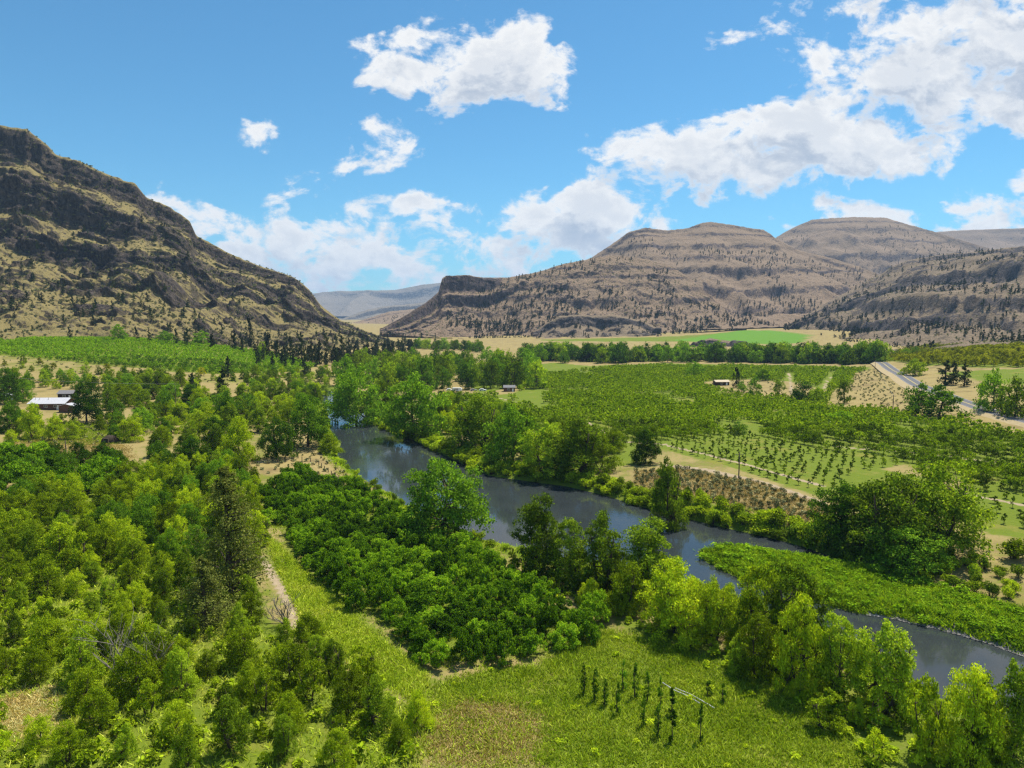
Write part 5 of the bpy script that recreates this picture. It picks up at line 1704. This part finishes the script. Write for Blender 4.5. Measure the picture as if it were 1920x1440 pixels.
gable_house('farm_house', 1598, 682, 10, 7, 3.0, 1.8, 0.2, M['white_paint'], M['white_metal'], 'small white house in front of the far tree belt', 'house', 0.4, windows=2)
gable_house('orchard_shed', 955, 734, 7, 5, 2.6, 1.2, 0.0, M['brown_wall'], M['grey_roof'], 'brown shed at the edge of the dark grove', 'shed', 0.3, windows=1)

# dark rounded shelter on the pasture edge
x, y = G(207, 828)
o = link('dark_hump', None, None, 'dark rounded shelter dug into the pasture edge', 'hump')
o.location = (x, y, gz(x, y))
nu_, nv_ = 16, 8
V = []
for i in range(nv_ + 1):
    for j in range(nu_):
        th, ph = math.pi / 2 * i / nv_, 2 * math.pi * j / nu_
        rr = 1 + 0.10 * (vnoise(np.array([j * 0.9]), np.array([i * 0.9]), 3)[0] - 0.5)
        V.append((3.0 * rr * math.cos(th) * math.cos(ph), 2.4 * rr * math.cos(th) * math.sin(ph), 2.5 * rr * math.sin(th) - 0.1))
Fq = [[i * nu_ + j, i * nu_ + (j + 1) % nu_, (i + 1) * nu_ + (j + 1) % nu_, (i + 1) * nu_ + j] for i in range(nv_) for j in range(nu_)]
link('mound', mesh('mound', V, Fq, (M['hump_cover'],), None, True), o)
mb = MB()
mb.box((0, -2.45, 0.85), (1.7, 0.5, 1.7))
link('front_frame', mb.mesh('front_frame', M['post']), o)
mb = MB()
mb.box((0, -2.72, 0.8), (1.2, 0.06, 1.5))  # flat dark panel on the front of the rounded mass
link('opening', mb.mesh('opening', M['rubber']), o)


# ------------------------------------------------------------------ vehicles under the grove
def vehicle(px, py, rz, L, H, paint, label, name='parked_car', cat='car'):
    x, y = G(px, py)
    o = link(name, None, None, label, cat)
    o.location = (x, y, gz(x, y))
    o.rotation_euler = (0, 0, rz)
    l, w = L / 2, 0.9
    if cat == 'car':
        prof = [(-l, .35), (-l, .85), (-l * .8, 1.0), (-l * .62, H), (l * .12, H), (l * .42, 1.0), (l, .85), (l, .35)]
    else:
        prof = [(-l, .5), (-l, H - .1), (-l + .15, H), (l - .5, H), (l, H - .5), (l, .9), (l - .3, .5)]
    n = len(prof)
    V = [(a, -w, b_) for a, b_ in prof] + [(a, w, b_) for a, b_ in prof]
    me = bpy.data.meshes.new('body')
    me.from_pydata(V, [], [list(range(n))[::-1], list(range(n, 2 * n))] + [[i, (i + 1) % n, n + (i + 1) % n, n + i] for i in range(n)])
    me.materials.append(paint)
    link('body', me, o)
    for s in (-1, 1):
        wb = MB()
        if cat == 'car':
            wb.add([(-l * .58, s * (w + .005), 1.02), (l * .28, s * (w + .005), 1.02), (l * .08, s * (w + .005), H - .1), (-l * .52, s * (w + .005), H - .1)], [[0, 1, 2, 3]])
        else:
            wb.add([(-l * .3, s * (w + .005), 1.3), (l * .3, s * (w + .005), 1.3), (l * .3, s * (w + .005), H - .5), (-l * .3, s * (w + .005), H - .5)], [[0, 1, 2, 3]])
        link('window', wb.mesh('window', M['glass']), o)
        for a in ((-.6, .6) if cat == 'car' else (-.1, .12)):
            tb = MB()
            tb.tube([(a * l, s * (w - .2), .34), (a * l, s * (w + .02), .34)], .34, 12)
            link('wheel', tb.mesh('wheel', M['rubber']), o)
    return o


vehicle(843, 733, 0.05, 4.6, 1.6, M['white_paint'], 'white car parked in the shade of the grove, first from the river')
vehicle(857, 734, -0.1, 6.0, 2.4, M['white_paint'], 'pale trailer parked beside the white car under the grove', 'trailer', 'trailer')
vehicle(888, 733, 0.1, 4.4, 1.5, M['wire'], 'grey car parked deep in the shade of the grove')
vehicle(905, 733, 0.0, 4.5, 1.5, M['white_paint'], 'white car parked in the shade, beside the grey one')
vehicle(1562, 799, 0.2, 4.5, 1.6, M['wire'], 'grey pickup sized vehicle under the bright trees in the orchard')
vehicle(1123, 729, 0.4, 4.4, 1.5, M['white_paint'], 'small white car among the far orchard rows')


# ------------------------------------------------------------------ fence, poles, pipe, bare tree
def fence(px_line, gap, label, h=1.25):
    pts = np.array([G(*p) for p in px_line])
    seg = np.r_[0, np.cumsum(np.linalg.norm(np.diff(pts, axis=0), axis=1))]
    s = np.arange(0, seg[-1], gap)
    x, y = np.interp(s, seg, pts[:, 0]), np.interp(s, seg, pts[:, 1])
    z = height(x, y)
    o = link('fence', None, None, label, 'fence')
    o.location = (x[0], y[0], z[0])
    base = np.array([x[0], y[0], z[0]])
    rg = np.random.default_rng(3)
    tops = []
    for a, b_, c in zip(x, y, z):
        mb = MB()
        hh = h * rg.uniform(0.85, 1.2)
        p = np.array([a, b_, c]) - base
        q = p + np.array([rg.normal() * 0.06, rg.normal() * 0.06, hh])
        mb.tube([p - [0, 0, .3], (p + q) / 2, q], [0.13, 0.12, 0.11], 6)
        link('post', mb.mesh('post', M['post']), o)
        tops.append((p, hh))
    for f in (0.45, 0.85):
        mb = MB()
        mb.tube([p + np.array([0, 0, hh * f]) for p, hh in tops], 0.018, 3)
        link('wire', mb.mesh('wire', M['wire']), o)


fence([(484, 872), (520, 870), (552, 864), (590, 868), (606, 880), (628, 893), (645, 903), (700, 930), (742, 950)], 3.0, 'post and wire fence along the dry pasture by the river bend')
fence([(548, 850), (556, 852), (560, 862)], 2.2, 'short leaning run of fence posts beside the shaded tree', 1.7)


def power_pole(px, base, top, label, arm=True):
    x, y = G(px, base)
    z = gz(x, y)
    H = at_y(px, top, y)[2] - z
    o = link('power_pole', None, None, label, 'pole')
    o.location = (x, y, z)
    mb = MB()
    mb.tube([(0, 0, -0.5), (0.03, 0, H * .5), (0, 0, H)], [0.19, 0.16, 0.12], 8)
    link('shaft', mb.mesh('shaft', M['post'], True), o)
    if arm:
        mb = MB()
        mb.box((0, 0.0, H - 0.7), (2.2, 0.12, 0.14))
        ao = link('cross_arm', mb.mesh('cross_arm', M['post']), o)
        for q in (-0.95, 0.0, 0.95):
            ib = MB()
            ib.tube([(q, 0, H - 0.63), (q, 0, H - 0.40)], [0.05, 0.03], 6)
            link('insulator', ib.mesh('insulator', M['white_paint']), ao)
    return np.array([x, y, z + H - 0.4])


pA = power_pole(1385, 896, 848, 'single power pole at the edge of the young orchard')
pB = power_pole(1674, 768, 740, 'power pole on the dry bank below the road')
pC = power_pole(1640, 702, 676, 'power pole beside the road near its crest')
pD = power_pole(1132, 715, 693, 'thin power pole among the far orchard rows')
pE = power_pole(124, 850, 826, 'short dark post standing in the dry pasture', False)
pF = power_pole(-40, 745, 700, 'power pole just beyond the edge of the view')
pG = power_pole(330, 760, 718, 'power pole hidden in the wood between house and river')
for a, b_, lab in ((pF, pG, 'thin power line passing over the house roof'), (pB, pC, 'thin power line along the dry bank below the road')):
    mb = MB()
    f = np.linspace(0, 1, 24)[:, None]
    L = a + (b_ - a) * f - np.array([0, 0, 1.0]) * (4 * f * (1 - f)) * 1.4
    mb.tube(L, 0.03, 4)
    link('power_line', mb.mesh('power_line', M['wire']), None, lab, 'cable')

for k, (line, lab) in enumerate((([(1244, 1280), (1264, 1293), (1296, 1306), (1330, 1330), (1365, 1350)], 'white irrigation pipe lying in the meadow beside the poplars'),
                                 ([(1268, 1290), (1300, 1302), (1340, 1328), (1375, 1350)], 'second white irrigation pipe alongside the first, nearer the river'))):
    pts = np.array([G(*p) for p in line])
    o = link('irrigation_pipe', None, None, lab, 'pipe')
    o.location = (*pts[0], gz(*pts[0]))
    base = np.array(o.location)
    seg = np.r_[0, np.cumsum(np.linalg.norm(np.diff(pts, axis=0), axis=1))]
    s = np.arange(0, seg[-1], 2.0)
    x, y = np.interp(s, seg, pts[:, 0]), np.interp(s, seg, pts[:, 1])
    z = height(x, y) + 0.24
    P = np.stack([x, y, z], 1) - base
    for i in range(0, len(P) - 3, 3):
        mb = MB()
        mb.tube(P[i:i + 4], 0.065, 8)
        ln = link('pipe_length', mb.mesh('pipe_length', M['pipe'], True), o)
        mb = MB()
        d_ = (P[i + 1] - P[i]) / np.linalg.norm(P[i + 1] - P[i])
        mb.tube([P[i] - d_ * 0.15, P[i] + d_ * 0.15], 0.085, 8)
        link('coupling', mb.mesh('coupling', M['pipe'], True), ln)


def bare_tree(px, base, top, label, seed):
    x, y = G(px, base)
    z = gz(x, y)
    H = at_y(px, top, y)[2] - z
    o = link('bare_tree', None, None, label, 'tree')
    o.location = (x, y, z)
    rg = np.random.default_rng(seed)

    def grow(p, d, L, r, depth, parent):
        mb = MB()
        pts, q, dd = [p], p, d
        for i in range(5):
            dd = dd + rg.normal(size=3) * 0.11 + np.array([0, 0, 0.03])
            dd /= np.linalg.norm(dd)
            q = q + dd * L / 5
            pts.append(q)
        mb.tube(pts, np.linspace(r, r * 0.35, 6), 6 if depth == 0 else 4)
        b_ = link('trunk' if depth == 0 else 'branch', mb.mesh('branch', M['pale_bark'], True), parent if depth < 2 else parent)
        if depth < 2:
            for k in range(5 if depth == 0 else 4):
                i = rg.integers(1, 5)
                side = rg.normal(size=3)
                side[2] = abs(side[2]) * 0.5 + 0.15
                nd = dd * 0.6 + side / np.linalg.norm(side) * 0.8
                grow(pts[i], nd / np.linalg.norm(nd), L * rg.uniform(0.45, 0.75), r * 0.5, depth + 1, b_)
    for d in ((-0.5, -0.1, 0.9), (0.18, 0.1, 1.0), (-1.0, -0.2, 0.5), (0.05, -0.3, 0.9)):
        d = np.array(d)
        grow(np.array([0, 0, -0.2]), d / np.linalg.norm(d), H * rg.uniform(0.6, 0.9), 0.12, 0, o)


bare_tree(272, 1290, 1150, 'bare pale branched dead tree in the light green thicket', 4)
bare_tree(538, 1168, 1105, 'small bare dark snag beside the dirt track', 9)
plant_px('young_locust', 'yellowing_tree', 314, 1262, 1208, 56, 'small tree with yellow and orange leaves beside the dead branches')
for ch in bpy.data.objects:
    if ch.name.startswith('yellowing_tree'):
        for c in ch.children:
            if c.name.startswith('crown'):
                c.data = c.data.copy()
                c.data.materials[0] = M['yellow']

# gravel stones along the edge of the bar
rg = np.random.default_rng(12)
Vs, Fs, k = [], [], 0
gl = np.array(GRAVEL_LINE)
seg = np.r_[0, np.cumsum(np.linalg.norm(np.diff(gl, axis=0), axis=1))]
for i in range(2600):
    s = rg.uniform(0, seg[-1])
    cx_, cy_ = np.interp(s, seg, gl[:, 0]) + rg.normal() * 1.3, np.interp(s, seg, gl[:, 1]) + rg.normal() * 1.3
    r_ = rg.uniform(0.05, 0.22)
    v = np.array([(1, 0, 0), (0, 1, 0), (-1, 0, 0), (0, -1, 0), (0, 0, .7), (0, 0, -.5)]) * r_ * rg.uniform(0.7, 1.3, (6, 1)) + np.array([cx_, cy_, 0])
    Vs.append(v)
    Fs.append(np.array([(0, 1, 4), (1, 2, 4), (2, 3, 4), (3, 0, 4), (1, 0, 5), (2, 1, 5), (3, 2, 5), (0, 3, 5)]) + k)
    k += 6
V = np.concatenate(Vs)
V[:, 2] += np.repeat(height(V[::6, 0], V[::6, 1]), 6) + 0.03
M['stone'] = plain('river_stone', (0.22, 0.205, 0.18), 0.9, 0.5, 0.9, 0.2)
link('gravel', mesh('gravel', V, np.concatenate(Fs), (M['stone'],)), kind='stuff', label='pale gravel at the water edge of the grassy bar')
# ------------------------------------------------------------------ air
m_haze, t, out = new_mat('haze_air')
pv = t.n('ShaderNodeVolumePrincipled')
pv.inputs['Color'].default_value = (0.45, 0.68, 1.0, 1)
pv.inputs['Density'].default_value = 5.5e-5
pv.inputs['Anisotropy'].default_value = 0.1
t.t.links.new(pv.outputs[0], out.inputs['Volume'])
hz = MB()
hz.box((0, 6800, 405), (18400, 14900, 830))
link('haze', hz.mesh('haze', m_haze), kind='stuff', label='thin blue summer haze in the valley air')
